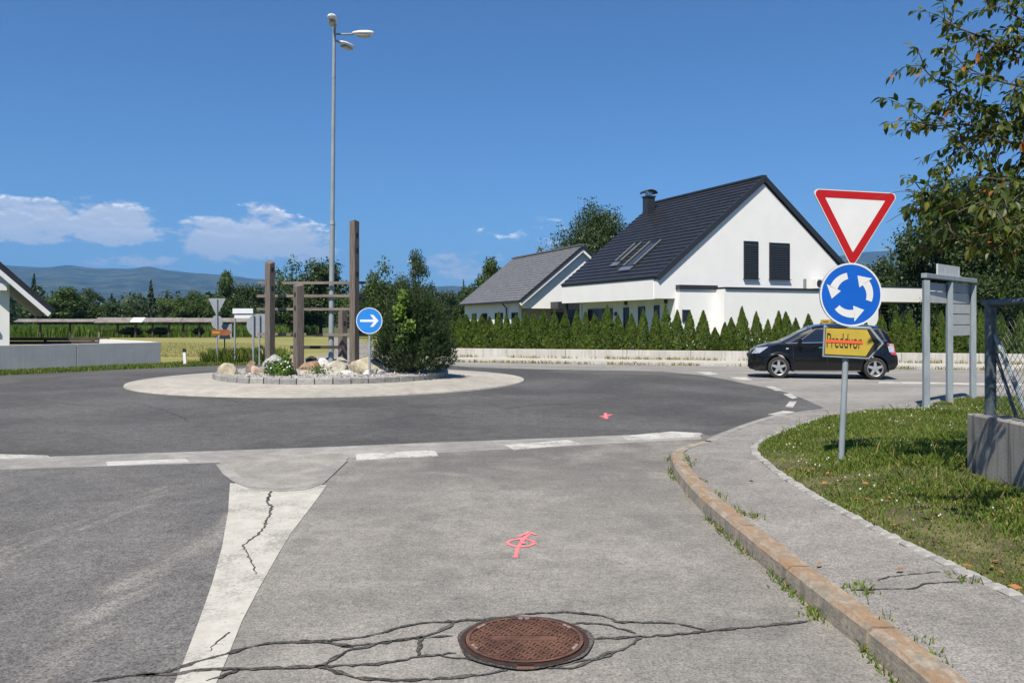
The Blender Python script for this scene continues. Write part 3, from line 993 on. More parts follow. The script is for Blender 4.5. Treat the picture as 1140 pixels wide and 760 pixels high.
tag(link('fallen_leaves', np_mesh('fallen_leaves', np.array(V), 4, M['dryleaf'])), 'brown dry leaves lying along the edge of the verge', 'leaves', kind='stuff')
spots = []
for (a0, n, spread, off) in [(0.3, 1300, 9.0, -0.025), (0.3, 420, 9.0, 0.165)]:
    for _ in range(n):
        sarc = gr.uniform(9.2, L - 0.6)
        if mnoise.noise(Vector((sarc * 1.9, off * 30, 0))) < 0.02: continue
        p = at_frac(kp, sarc / L); q = at_frac(kin, sarc / L)
        nrm = (q - p).normalized()
        w = p + nrm * (off + gr.normal(0, 0.02))
        spots.append((w.x, w.y, 0.0 if off < 0 else side_z(w.y)))
for (px, py, n) in [(908, 686, 60), (862, 640, 45), (840, 575, 40), (960, 656, 50), (1078, 647, 20), (876, 655, 30), (812, 592, 40), (975, 730, 40)]:
    zz = 0.112 if px in (840, 960, 1078) else 0.0
    c2 = G(px, py, zz)
    for _ in range(n): spots.append((c2[0] + gr.normal(0, .035), c2[1] + gr.normal(0, .05), zz))
blades('weeds', spots, lambda A, r: r.uniform(0.012, 0.06, len(A)), M['grass'], 8, 0.005, 'weeds and grass tufts sprouting along the kerb joints', 'weeds', 1.1)

# left verge, field margin
spots = []
while len(spots) < 16000:
    y = gr.uniform(24, 46); x = gr.uniform(-24, -6)
    if x / y < -0.66: continue
    # keep off the road
    lim = np.interp(x, [-26, -15.2, -13.3, -10.8, -8.5, -6.0], [12, 24.7, 27.6, 30.4, 31.4, 32.3])
    if y < lim + 0.15 or y > lim + 3.2: continue
    if x > -9.2 and -1.2 < (x + 8.4 + (y - 31) * 0.25) < 4.0: continue
    spots.append((x, y, -0.03))
def hl(A, r):
    tall = np.where((A[:, 0] > -11.8) & (A[:, 0] < -9.0) & (A[:, 1] > 31.3), 0.55, 0.12)
    return tall * r.uniform(0.3, 1.3, len(A))
blades('grass', spots, hl, M['grass'], 9, 0.014, 'uneven grass strip between the far left road edge and the field', 'grass', 0.5)
spots = []
while len(spots) < 14000:
    y = 33 + 30 * gr.random() ** 1.4; x = gr.uniform(-0.62, -0.13) * y
    if x < -21 + (40 - y) * 0.5: continue
    if -1.5 < (x + 8.4 + (y - 31) * 0.25) < 3: continue
    if x > -6.5 or (x < -13.6 and y < 37.5 - (x + 13) * 0.05 and x < -13.5): continue
    spots.append((x, y, -0.025))
blades('stubble', spots, lambda A, r: r.uniform(0.02, 0.07, len(A)), M['grass_dry'], 10, 0.02, 'pale straw stubble covering the mown field', 'stubble', 0.8)

# ------------------------------------------------------------------ manhole
mc = G(584, 714.5)
man = thing('manhole_cover', 'round rusty cast iron manhole cover set in the cracked road', 'manhole cover', (mc[0], mc[1], 0.0))
b = MB()
n = 48
r1, r0 = 0.322, 0.298
vs = []
for k in range(n):
    a = 2 * PI * k / n
    for r, z in ((r1, .004), (r1, .015), (r0, .015), (r0, -.01)): vs.append((math.cos(a) * r, math.sin(a) * r, z))
fs = [(4 * k + j, 4 * ((k + 1) % n) + j, 4 * ((k + 1) % n) + j + 1, 4 * k + j + 1) for k in range(n) for j in range(3)]
b._add(vs, fs)
b.build('frame', M['rust_dark'], man, smooth=False)
b = MB()
vs = [(math.cos(2 * PI * k / n) * .294, math.sin(2 * PI * k / n) * .294, z) for z in (0.0, .0165) for k in range(n)]
b._add(vs, [tuple(range(n, 2 * n))] + [(k, (k + 1) % n, n + (k + 1) % n, n + k) for k in range(n)])
lid = b.build('lid', M['rust_dark'], man)
b = MB()
for i in range(-11, 12):
    for j in range(-13, 14):
        x = i * 0.026 + (0.013 if j % 2 else 0); y = j * 0.0225
        if x * x + y * y > 0.268 ** 2: continue
        if abs(y) < .03 and abs(x) < .16: continue
        a = PI / 3 * ((i + j) % 3)
        Mt = Matrix.Rotation(a, 3, 'Z')
        b.box((x, y, 0.019), (0.0235, 0.0125, 0.007), Mt)
    pass
for k in range(n):
    a0, a1 = 2 * PI * k / n, 2 * PI * (k + 1) / n
    b._add([(math.cos(a) * r, math.sin(a) * r, .0215) for a, r in ((a0, .276), (a0, .294), (a1, .294), (a1, .276))], [(0, 1, 2, 3)])
b.box((0, 0, .0185), (.34, .05, .008))
st = b.build('tread_pattern', M['rust'], lid); st['kind'] = 'stuff'
for a in (90, 35, 145, 205, 335):
    b = MB()
    for q in (-1, 1):
        b.box((math.cos(R(a)) * .27 + q * .017 * math.sin(R(a)), math.sin(R(a)) * .27 - q * .017 * math.cos(R(a)), .0235), (.024, .014, .006), Matrix.Rotation(R(a + 90), 3, 'Z'))
    b.build('lifting_slot', M['rust_hi'], lid)
b = MB(); b.box((0, -.318, .008), (.085, .04, .014)); b.build('hinge_block', M['rust'], man, bevel=.003)
b = MB()
vs, fs = [], []
for k in range(n):
    a = 2 * PI * k / n
    w = .035 + .012 * math.sin(3 * a + 1) + .01 * math.sin(7 * a)
    vs += [(math.cos(a) * .32, math.sin(a) * .32, .012), (math.cos(a) * (.32 + w * .6), math.sin(a) * (.32 + w * .6), .012)]
fs = [(2 * k, 2 * k + 1, 2 * ((k + 1) % n) + 1, 2 * ((k + 1) % n)) for k in range(n)]
link('bitumen_collar', mesh('bitumen_collar', vs, fs, M['tar']), man)

# ------------------------------------------------------------------ roundabout island
CX, CY, RO, RI = -4.85, 22.5, 5.18, 3.1
def ringmesh(name, profile, mat, n=96, parent=None):
    vs, fs = [], []
    m = len(profile)
    for k in range(n):
        a = 2 * PI * k / n
        for r, z in profile: vs.append((CX + r * math.cos(a), CY + r * math.sin(a), z))
    for k in range(n):
        for j in range(m - 1):
            fs.append((k * m + j, ((k + 1) % n) * m + j, ((k + 1) % n) * m + j + 1, k * m + j + 1))
    me = mesh(name, vs, fs, mat)
    return link(name, me, parent)
ap = ringmesh('roundabout_apron', [(RO + .02, -0.02), (RO, 0.035), (RO - .08, 0.045), (4.2, 0.09), (RI - .05, 0.125)], M['apron']); ap['kind'] = 'structure'
def bed_z(x, y):
    r = math.hypot(x - CX, y - CY)
    return 0.262 + 0.20 * max(0, 1 - (r / 1.7) ** 2)
isl = thing('island_bed', None, None, kind='structure')
vs, fs = [], []
NR, NA = 14, 48
for i in range(NR + 1):
    r = 2.98 * i / NR
    for k in range(NA):
        a = 2 * PI * k / NA
        x, y = CX + r * math.cos(a), CY + r * math.sin(a)
        vs.append((x, y, bed_z(x, y) + 0.02 * mnoise.noise(Vector((x * 3, y * 3, 0)))))
for i in range(NR):
    for k in range(NA):
        fs.append((i * NA + k, i * NA + (k + 1) % NA, (i + 1) * NA + (k + 1) % NA, (i + 1) * NA + k)[::-1])
link('soil', mesh('soil', vs, fs, M['gravel']), isl)
NK = 46
for k in range(NK):
    a0 = 2 * PI * k / NK; da = 2 * PI / NK
    vs = []
    zt = 0.268 + rng.uniform(-.008, .008)
    bo = rng.uniform(-.012, .012)
    for a in (a0 + .004, a0 + da / 2, a0 + da - .004):
        for r, z in ((RI + bo, .08), (RI + bo, zt - .02), (RI - .02 + bo, zt), (RI - .18, zt), (RI - .18, .1)):
            vs.append((CX + r * math.cos(a), CY + r * math.sin(a), z))
    fs = [(i * 5 + j, (i + 1) * 5 + j, (i + 1) * 5 + j + 1, i * 5 + j + 1) for i in range(2) for j in range(4)] + [(0, 1, 2, 3, 4), (14, 13, 12, 11, 10)]
    link('kerb_stone', mesh('kerb_stone', vs, fs, M['granite'] if rng.random() < .6 else M['granite_pale']), isl)
# white gravel
V = []
tri = []
for _ in range(5200):
    r = 2.93 * math.sqrt(gr.random()); a = gr.uniform(0, 2 * PI)
    x, y = CX + r * math.cos(a), CY + r * math.sin(a)
    z = bed_z(x, y)
    q = gr.uniform(.012, .03)
    t = [np.array((x, y, z)) + q * v for v in gr.normal(0, .8, (4, 3))]
    t[3][2] = z + q * 1.2
    V += [t[0], t[1], t[3], t[1], t[2], t[3], t[2], t[0], t[3]]
tag(link('gravel', np_mesh('gravel', np.array(V), 3, M['gravel'])), 'white gravel spread over the roundabout island bed', 'gravel', kind='stuff')


def rock_mat(name, c):
    return simple(name, c, 0.9, var=0.3, scale=5, bump=0.8, bscale=18)


ROCKCOL = {'tan': (0.34, 0.30, 0.22), 'grey': (0.30, 0.30, 0.29), 'brown': (0.20, 0.145, 0.11), 'pinkish': (0.40, 0.31, 0.25), 'black': (0.03, 0.032, 0.036),
           'white': (0.60, 0.59, 0.56), 'slate': (0.10, 0.115, 0.14), 'rust': (0.29, 0.19, 0.13), 'buff': (0.36, 0.335, 0.275)}
RM = {k: rock_mat('rock_' + k, v) for k, v in ROCKCOL.items()}
ROCKS = [(242, 265, 402, 417, 'tan', 'rounded tan boulder at the left end of the island bed'),
         (264, 273, 410, 415, 'grey', 'small grey stone just right of the leftmost tan boulder'),
         (270, 286, 401, 414, 'brown', 'dark brown rock between the tan boulder and the grey block'),
         (277, 291, 405, 417, 'pinkish', 'pinkish grey stone in front of the brown rock'),
         (290, 318, 395, 415, 'grey', 'large angular grey block behind the white flowering plant'),
         (318, 331, 392, 406, 'pinkish', 'pale pinkish stone left of the slotted middle post'),
         (331, 352, 399, 414.5, 'rust', 'reddish brown boulder right of the slotted middle post'),
         (339, 352, 394, 404, 'black', 'black rounded stone behind the reddish brown boulder'),
         (351, 366, 398, 408, 'white', 'bright white stone left of the lamp post foot'),
         (358, 372, 396, 405, 'slate', 'dark blue-grey stone at the lamp post foot'),
         (371, 386, 395, 404, 'buff', 'flat buff stone behind the long tan boulder'),
         (358, 388, 401, 416, 'buff', 'long low buff boulder below the lamp post'),
         (386, 424, 395, 416, 'tan', 'largest tan boulder with a peaked top beside the arrow sign'),
         (336, 356, 412.5, 418.5, 'white', 'flat white stone in front of the reddish brown boulder'),
         (359, 370, 411, 417, 'white', 'small white stone under the long buff boulder'),
         (377, 392, 411, 416.5, 'white', 'flat white stone at the right end of the long buff boulder'),
         (403, 413, 410, 417, 'white', 'white stone right beside the arrow sign pole'),
         (413, 431, 408, 417, 'grey', 'grey stone tucked against the left side of the pine shrub'),
         (293, 299, 417.5, 421.5, 'white', 'tiny white stone at the kerb below the flowering plant'),
         (285, 296, 412, 421, 'pinkish', 'pale stone touching the left edge of the flowering plant'),
         (270, 282, 414, 420, 'white', 'white stone on the gravel left of the flowering plant')]
for i, (x0, x1, y0, y1, cname, lab) in enumerate(ROCKS):
    d = 21.0 + max(0, (417 - y1)) * 0.13
    cxp = (x0 + x1) / 2
    base = P(cxp, y1, d)
    w = (x1 - x0) / FOC * d * 1.02
    h = (y1 - y0) / FOC * d * 1.15
    bm = bmesh.new()
    bmesh.ops.create_icosphere(bm, subdivisions=3, radius=1.0)
    rr = random.Random(i * 7 + 2)
    planes = [(Vector((rr.uniform(-1, 1), rr.uniform(-1, 1), rr.uniform(-.3, 1))).normalized(), rr.uniform(.5, .82)) for _ in range(10)]
    for v in bm.verts:
        p = v.co.copy()
        p *= 1 + 0.22 * mnoise.noise(p * 1.3 + Vector((i * 5.1, 0, 0))) + 0.07 * mnoise.noise(p * 4 + Vector((0, i * 3, 0)))
        for nrm, dd in planes:
            e = p.dot(nrm) - dd
            if e > 0: p -= nrm * e * .85
        v.co = Vector((p.x * w * .56, p.y * w * .42, max(p.z, -.55) * h * .62 + h * .30))
    me = bpy.data.meshes.new('rock'); bm.to_mesh(me); bm.free()
    me.materials.append(RM[cname])
    o = link('rock', me, None, (base.x, base.y + w * .25, base.z - .02), (0, 0, rr.uniform(-.3, .3)))
    tag(o, lab, 'rock', 'rocks on the roundabout island')

# ------------------------------------------------------------------ timber sculpture
tim = thing('timber_frame', 'weathered timber post-and-rail hay rack sculpture on the roundabout island', 'sculpture', (P(345, 400, 22.2).x, 22.2, 0))
ox, oy = tim.location.x, 22.2
def post(px, topl, topr, d, size, ang, holes_left, hole_ys, wl):
    c = P(px, 400, d)
    zb = bed_z(c.x, c.y) - .1
    z1, z2 = P(px, topl, d).z, P(px, topr, d).z
    h = size / 2
    b = MB()
    # slanted top: corners along local x differ
    vs = [(-h, -h, zb), (h, -h, zb), (h, h, zb), (-h, h, zb), (-h, -h, z1), (h, -h, (z1 + z2) / 2 - .0), (h, h, z2), (-h, h, (z1 + z2) / 2)]
    b._add(vs, [(0, 3, 2, 1), (4, 5, 6, 7), (0, 1, 5, 4), (1, 2, 6, 5), (2, 3, 7, 6), (3, 0, 4, 7)])
    o = b.build('post', M['wood'], tim, bevel=.008, loc=(c.x - ox, c.y - oy, 0), rot=(0, 0, ang))
    for y in hole_ys:
        z = P(px, y, d).z
        b = MB()
        if holes_left: b.box((-h - .001, 0, z), (.006, size * .4, .12))
        else: b.box((0, -h - .001, z), (size * .4, .006, .12))
        b.build('mortise', M['sign_black'], o)
    return o
# faces: at angle a the left face is -x side, right face is -y side
post(300.5, 294, 289, 22.0, .19, R(58), False, [300, 321], 1)
post(332.5, 319, 315, 21.7, .21, R(42), True, [328, 343, 373], 1)
post(394.5, 245, 248, 22.1, .19, R(58), False, [262, 279, 305], 1)
post(381.5, 346, 347, 23.6, .19, R(50), False, [360], 1)
for (xa, xb, y, d, hh, mm) in [(287, 408, 315, 22.45, .07, 'wood_rail'), (286, 408, 329.5, 22.5, .075, 'wood_rail'), (286, 408, 344, 22.5, .07, 'wood_rail'), (287, 341, 372, 22.5, .07, 'wood_rail'), (351, 408, 372.6, 22.5, .075, 'wood_rail'), (323, 384, 386.5, 22.4, .085, 'wood_dark')]:
    b = MB()
    A, B = P(xa, y, d), P(xb, y, d)
    A.x -= ox; B.x -= ox; A.y -= oy; B.y -= oy
    B.z += rng.uniform(-.015, .015)
    b.bar(A, B, .05, hh)
    b.build('rail', M[mm], tim)
for y in (358, 373):
    b = MB(); A, B = P(324, y, 21.8), P(334, y, 21.9)
    b.bar((A.x - ox, A.y - oy, A.z), (B.x - ox, B.y - oy, B.z), .06, .07); b.build('peg', M['wood_dark'], tim)

# ------------------------------------------------------------------ street lamp on the island
def luminaire(parent, a, z, reach, up=0.04):
    """head pointing along angle a"""
    dx, dy = math.cos(a), math.sin(a)
    b = MB(); b.tube([(0, 0, z), (dx * reach, dy * reach, z + up * .3)], .028, 8); arm = b.build('arm', M['galv'], parent, smooth=True)
    prof = [(0.0, .035, .03), (.06, .085, .05), (.22, .13, .075), (.42, .135, .08), (.54, .11, .07), (.60, .05, .04)]
    vs, fs = [], []
    nseg = 12
    for (t, w, h) in prof:
        for k in range(nseg):
            q = 2 * PI * k / nseg
            lx, lz = math.cos(q) * w, math.sin(q) * (h if math.sin(q) > 0 else h * .75)
            t2 = t + reach - .03
            vs.append((dx * t2 - dy * lx, dy * t2 + dx * lx, z + up * .3 + lz + .02))
    for i in range(len(prof) - 1):
        for k in range(nseg): fs.append((i * nseg + k, i * nseg + (k + 1) % nseg, (i + 1) * nseg + (k + 1) % nseg, (i + 1) * nseg + k))
    fs += [tuple(range(nseg))[::-1], tuple((len(prof) - 1) * nseg + k for k in range(nseg))]
    b = MB(); b._add(vs, fs); hd = b.build('lamp_head', M['sign_white'], parent, smooth=True)
    b = MB(); c = reach + .28
    b.box((dx * c, dy * c, z - .035), (.34, .19, .05), Matrix.Rotation(a, 3, 'Z')); b.build('lamp_glass', M['lum_glass'], hd, bevel=.012)
    return hd


lp = P(368.5, 400, 22.6)
lamp = thing('street_lamp', 'tall galvanised lamp post with three heads on the roundabout island', 'street lamp', (lp.x, lp.y, 0.4))
lamp.rotation_euler = (0, R(0.55), 0)
b = MB(); b.tube([(0, 0, 0), (0, 0, 3.9)], [.075, .068], 12); b.build('lower_pole', M['galv'], lamp, smooth=True)
b = MB(); b.tube([(0, 0, 3.9), (0, 0, 7.9), (0, 0, 9.25)], [.058, .048, .045], 12); b.build('upper_pole', M['galv'], lamp, smooth=True)
b = MB(); b.tube([(0, 0, 3.85), (0, 0, 3.95)], [.078, .066], 12); b.build('collar', M['galv'], lamp, smooth=True)
b = MB(); b.tube([(0, 0, 7.86), (0, 0, 7.93)], [.054, .054], 12); b.build('collar', M['galv'], lamp, smooth=True)
luminaire(lamp, R(0), 9.05, .52)
luminaire(lamp, R(-84), 9.24, .12, .2)
luminaire(lamp, R(66), 8.90, .30)

# far street lamps
for (px, ytop, d, hw, lab, sgn) in [(461, 291.5, 72, 9, 'distant single-headed lamp post rising above the pine shrub', -1), (562, 319, 118, 6, 'smallest far lamp post between the shrub and the grey-roofed house', -1)]:
    base = P(px, 400, d)
    zt = P(px, ytop, d).z
    o = thing('street_lamp', lab, 'street lamp', (base.x, base.y, 0))
    b = MB(); b.tube([(0, 0, 0), (0, 0, zt)], [.08, .05], 8); b.build('pole', M['galv'], o, smooth=True)
    w = hw / FOC * d
    b = MB(); b.box((sgn * w * .3, 0, zt + .03), (w, .3, .12)); b.build('lamp_head', M['sign_white'], o, bevel=.03)


# ------------------------------------------------------------------ signs
def disc_face(b, r, y, z, n=48, thick=.0):
    b._add([(math.cos(2 * PI * k / n) * r, y, z + math.sin(2 * PI * k / n) * r) for k in range(n)], [tuple(range(n))])


def disc_plate(parent, r, y, z, face, back, rim):
    n = 48
    b = MB()
    vs = [(math.cos(2 * PI * k / n) * r, yy, z + math.sin(2 * PI * k / n) * r) for yy in (y, y + .018) for k in range(n)]
    b.cur = 0; b._add(vs, [tuple(range(n))])
    b.cur = 1; b._add(vs, [tuple(range(2 * n - 1, n - 1, -1))] + [(k, n + k, n + (k + 1) % n, (k + 1) % n) for k in range(n)])
    pl = b.build('plate', [face, back], parent)
    if rim:
        b = MB()
        vs = []
        for k in range(n):
            a = 2 * PI * k / n
            for rr in (r * .945, r * .998): vs.append((math.cos(a) * rr, y - .002, z + math.sin(a) * rr))
        b._add(vs, [(2 * k, 2 * k + 1, 2 * ((k + 1) % n) + 1, 2 * ((k + 1) % n)) for k in range(n)])
        b.build('rim', rim, pl)
    return pl


def round_poly(pts, r, n=6):
    out = []
    m = len(pts)
    for i in range(m):
        p0, p, p1 = Vector(pts[i - 1]), Vector(pts[i]), Vector(pts[(i + 1) % m])
        a, c = (p0 - p).normalized(), (p1 - p).normalized()
        ang = a.angle(c)
        t = r / math.tan(ang / 2)
        s0, s1 = p + a * t, p + c * t
        cen = p + (a + c).normalized() * (r / math.sin(ang / 2))
        v0, v1 = s0 - cen, s1 - cen
        for k in range(n + 1):
            q = v0.lerp(v1, k / n).normalized() * r + cen
            out.append((q.x, q.y))
    return out


def tri_plate(parent, side, y, ztop, faces, sheets=True):
    h = side * .8660
    def tp(s_in, r):
        sd = side - 2 * math.sqrt(3) * s_in
        hh = sd * .866
        zc = ztop - s_in
        return round_poly([(-sd / 2, zc), (sd / 2, zc), (0, zc - hh)], r)
    b = MB(); b.prism(tp(0, .045), .018, Matrix.Translation((0, y, 0)))
    pl = b.build('plate', faces[0], parent)
    if sheets:
        # red border as a ring between two outlines, white field in the middle
        o, i = tp(.008, .04), tp(.083, .006)
        b = MB(); n = len(o)
        b._add([(p[0], y - .002, p[1]) for p in o] + [(p[0], y - .002, p[1]) for p in i], [(k, (k + 1) % n, n + (k + 1) % n, n + k) for k in range(n)])
        b.build('red_border', faces[1], pl)
    return pl


def arrow_flat(parent, pts, y, mat, name='arrow'):
    b = MB(); b._add([(p[0], y, p[1]) for p in pts], [tuple(range(len(pts)))])
    return b.build(name, mat, parent)


def curved_arrow(r, a0, sweep, cz):
    """arc arrow, counter-clockwise as seen from the front"""
    w, hw = r * .115, r * .25
    rm = r * .60
    hd = R(32)
    pts_o, pts_i = [], []
    n = 14
    for k in range(n + 1):
        a = a0 + (sweep - hd) * k / n
        ww = w * (0.85 + .25 * k / n)
        pts_o.append(((rm + ww) * math.cos(a), cz + (rm + ww) * math.sin(a)))
        pts_i.append(((rm - ww) * math.cos(a), cz + (rm - ww) * math.sin(a)))
    ae = a0 + sweep - hd
    tip = (rm * 1.06 * math.cos(a0 + sweep), cz + rm * 1.06 * math.sin(a0 + sweep))
    h1 = ((rm + hw) * math.cos(ae - .04), cz + (rm + hw) * math.sin(ae - .04))
    h2 = ((rm - hw) * math.cos(ae + .02), cz + (rm - hw) * math.sin(ae + .02))
    return pts_o, pts_i, h1, tip, h2


def text_mesh(txt, size, xscale):
    cu = bpy.data.curves.new('lettering', 'FONT')
    cu.body = txt
    cu.size = size
    cu.extrude = 0.0
    o = bpy.data.objects.new('tmp_text', cu)
    col.objects.link(o)
    dg = bpy.context.evaluated_depsgraph_get()
    me = bpy.data.meshes.new_from_object(o.evaluated_get(dg))
    bpy.data.objects.remove(o)
    bpy.data.curves.remove(cu)
    for v in me.vertices: v.co.x *= xscale
    me.name = 'lettering'
    return me


sb = G(936, 519, 0.1)
sgn = thing('road_sign', 'give-way triangle above blue roundabout disc and yellow town sign on one leaning pole', 'road sign', (sb[0], sb[1], 0.08))
sgn.rotation_euler = (0, R(2.6), R(3))
b = MB(); b.tube([(0, 0, -.1), (0, 0, 2.72)], .030, 14); b.build('pole', M['galv'], sgn, smooth=True)
ks = sb[1] / FOC                    # metres per pixel at the sign
def sz(y): return CH + (HY - y) * ks - .08
tri_plate(sgn, .925, -.055, sz(213), (M['sign_white'], M['sign_red']))
rd = 35.2 * ks
cz = sz(328)
dp = disc_plate(sgn, rd, -.058, cz, M['sign_blue'], M['sign_back'], M['sign_white'])
for a0 in (104, 224, 344):
    po, pi_, h1, tip, h2 = curved_arrow(rd, R(a0), R(90), cz)
    b = MB()
    n = len(po)
    b._add([(p[0], -.061, p[1]) for p in po + pi_], [(k, k + 1, n + k + 1, n + k) for k in range(n - 1)])
    b._add([(p[0], -.061, p[1]) for p in (h1, tip, h2)], [(0, 1, 2)])
    b.build('arrow', M['sign_white'], dp)
for z in (sz(240), sz(312), sz(345)):
    b = MB(); b.box((0, -.018, z), (.12, .045, .035)); b.build('clamp', M['galv'], sgn)
# yellow pointed box sign
w2, h2 = .56, .335
yel = thing('x', None, None)
bpy.data.objects.remove(yel)
zy = sz(380.5)
box = MB()
poly = [(-.25, zy - h2 / 2), (.20, zy - h2 / 2), (.335, zy), (.20, zy + h2 / 2), (-.25, zy + h2 / 2)]
Mr = Matrix.Translation((0.0, -.06, 0)) @ Matrix.Rotation(R(-20), 4, 'Z')
box.prism(poly, .075, Mr @ Matrix.Translation((0, -.0, 0)))
ybox = box.build('town_sign_box', M['galv'], sgn, bevel=.006)
def inset(f, y):
    zc = zy
    return [Mr @ Vector((x * 1.0, y, zc + (z - zc) * f)) for x, z in poly]
b = MB(); pts = [(-.235, -.145), (.19, -.145), (.306, 0), (.19, .145), (-.235, .145)]
b._add([Mr @ Vector((x, -.003, zy + z)) for x, z in pts], [(0, 1, 2, 3, 4)]); b.build('black_border', M['sign_black'], ybox)
pts = [(-.228, -.135), (.165, -.135), (.235, 0), (.165, .135), (-.228, .135)]
b = MB(); b._add([Mr @ Vector((x, -.006, zy + z)) for x, z in pts], [(0, 1, 2, 3, 4)]); b.build('yellow_face', M['sign_yellow'], ybox)
tm = text_mesh('Preddvor', .215, .40)
xs = [v.co.x for v in tm.vertices]
kx = .335 / (max(xs) - min(xs)); x0 = min(xs)
for v in tm.vertices:
    v.co = Mr @ Vector((-.215 + (v.co.x - x0) * kx, -.009, zy - .062 + v.co.y))
tm.materials.append(M['sign_black'])
link('lettering', tm, ybox)
b = MB(); b._add([Mr @ Vector((x, -.0115, zy + z)) for x, z in ((-.222, -.012), (.13, -.012), (.13, .018), (-.222, .018))], [(0, 1, 2, 3)])
b.build('red_stripe', M['sign_orange'], ybox)

# blue keep-right arrow on the island
ab = P(411.5, 417, 20.7)
asg = thing('arrow_sign', 'blue round sign with white right arrow on the roundabout island', 'road sign', (ab.x, ab.y, bed_z(ab.x, ab.y) - .05))
z0 = asg.location.z
b = MB(); b.tube([(0, 0, -.1), (0, 0, P(411, 346, 20.7).z - z0)], .030, 12); b.build('pole', M['galv'], asg, smooth=True)
czz = P(411, 357, 20.7).z - z0
r_ = 14.6 / FOC * 20.7
dp = disc_plate(asg, r_, -.05, czz, M['sign_blue_light'], M['sign_back'], M['sign_white'])
t = .030
arrow_flat(dp, [(-.23, czz - t), (.11, czz - t), (.02, czz - .15), (.10, czz - .15), (.23, czz), (.10, czz + .15), (.02, czz + .15), (.11, czz + t), (-.23, czz + t)], -.0525, M['sign_white'])

# backs of signs beyond the island
D2 = 31.5
def gpos(px, d): return ((px - HX) / FOC * d, d)
def zz(y, d=D2): return CH + (HY - y) / FOC * d
k2 = D2 / FOC
x, y = gpos(242, D2)
o = thing('road_sign', 'grey backs of a triangle and a disc on a pole at the far left roadside', 'road sign', (x, y, 0))
b = MB(); b.tube([(0, 0, -.1), (-.02, 0, zz(333))], .03, 8); b.build('pole', M['galv'], o, smooth=True)
b = MB(); b.prism(round_poly([(-.36, zz(332)), (.31, zz(332)), (-.04, zz(352))], .03), .015, Matrix.Translation((0, .04, 0))); b.build('triangle_plate', M['sign_back'], o)
b = MB(); n = 24
b.prism([(math.cos(2 * PI * k / n) * 6.3 * k2 - .03, zz(358.5) + math.sin(2 * PI * k / n) * 7.8 * k2) for k in range(n)], .015, Matrix.Translation((0, .04, 0))); b.build('disc_plate', M['sign_back'], o)
b = MB(); zc = zz(370)
b.prism([(-.20, zc - .11), (.42, zc - .11), (.56, zc), (.42, zc + .11), (-.20, zc + .11)], .03, Matrix.Translation((0, -.06, 0))); br = b.build('pointer_board', M['sign_brown'], o)
b = MB(); b.box((-.02, -.062, zc), (.28, .004, .05)); b.build('lettering_strip', M['sign_yellow'], br)
x, y = gpos(250, D2 + .5)
o = thing('road_sign', 'plain grey panel on a thin post behind the brown pointer board', 'road sign', (x, y, 0))
b = MB(); b.tube([(0, 0, -.1), (0, 0, zz(361))], .025, 8); b.build('pole', M['wood_dark'], o)
b = MB(); b.box((.02, -.04, zz(369)), (16 * k2, .02, 17 * k2)); b.build('panel', M['sign_back'], o)
x, y = gpos(271, D2)
o = thing('road_sign', 'white double panel on two posts left of the timber frame', 'road sign', (x, y, 0))
for px in (-9.5, 10.5):
    b = MB(); b.tube([(px * k2, 0, -.1), (px * k2, 0, zz(344))], .035, 8); b.build('post', M['galv'], o, smooth=True)
b = MB(); b.box((.0, -.05, zz(346.2)), (22.5 * k2, .06, 5.6 * k2)); b.build('upper_panel', M['sign_white'], o)
b = MB(); b.box((.02, -.05, zz(352.4)), (19.5 * k2, .05, 3.6 * k2)); b.build('lower_panel', M['sign_white'], o)
x, y = gpos(287, D2 - 1)
o = thing('road_sign', 'large grey sign back with curved left edge beside the left timber post', 'road sign', (x, y, 0))
for px in (-4.5, 2.0):
    b = MB(); b.tube([(px * k2, -.03, -.1), (px * k2, -.03, zz(350))], .032, 8); b.build('post', M['galv'], o, smooth=True)
b = MB(); n = 24
pl = [(math.cos(a) * 12.5 * k2 - .0, zz(362) + math.sin(a) * 12.5 * k2) for a in [PI / 2 + PI * k / n for k in range(n + 1)]] + [(8 * k2, zz(374.5)), (8 * k2, zz(349.5))]
b.prism(pl, .02, Matrix.Translation((0, .04, 0))); b.build('panel', M['sign_back'], o)
for (px, yb, yt, lab) in [(206, 406.5, 387.5, 'white roadside marker post with black cap in front of the straw field'), (291, 404, 384, 'second marker post half hidden behind the left timber post')]:
    d = 1472 / (yb - HY) if px == 206 else 31.8
    x, y = gpos(px, d)
    h = (yb - yt) / FOC * d
    o = thing('marker_post', lab, 'marker post', (x, y, -.02), group='roadside marker posts')
    o.rotation_euler = (0, R(-4) if px == 206 else 0, 0)
    b = MB(); b.prism([(-.055, 0), (.055, 0), (.05, h - .13), (-.05, h - .13)], .06); b.build('post', M['plastic_white'], o)
    b = MB(); b.prism([(-.052, h - .128), (.052, h - .128), (.05, h - .02), (-.05, h + .02)], .064); b.build('cap', M['sign_black'], o)
# yellow board behind the hedge
x, y = gpos(926, 36)
o = thing('yellow_board', 'small yellow board peeping out behind the blue disc above the car roof', 'sign', (x, y, 0))
b = MB(); b.tube([(0, 0, -.1), (0, 0, 1.7)], .03, 8); b.build('post', M['galv'], o)
b = MB(); b.box((0, -.05, 1.58), (1.0, .04, .22)); pn = b.build('panel', M['sign_yellow'], o)
b = MB(); b.box((-.30, -.073, 1.6), (.25, .006, .06)); b.box((.05, -.073, 1.56), (.25, .006, .06)); b.build('dark_mark', M['sign_brown'], pn)

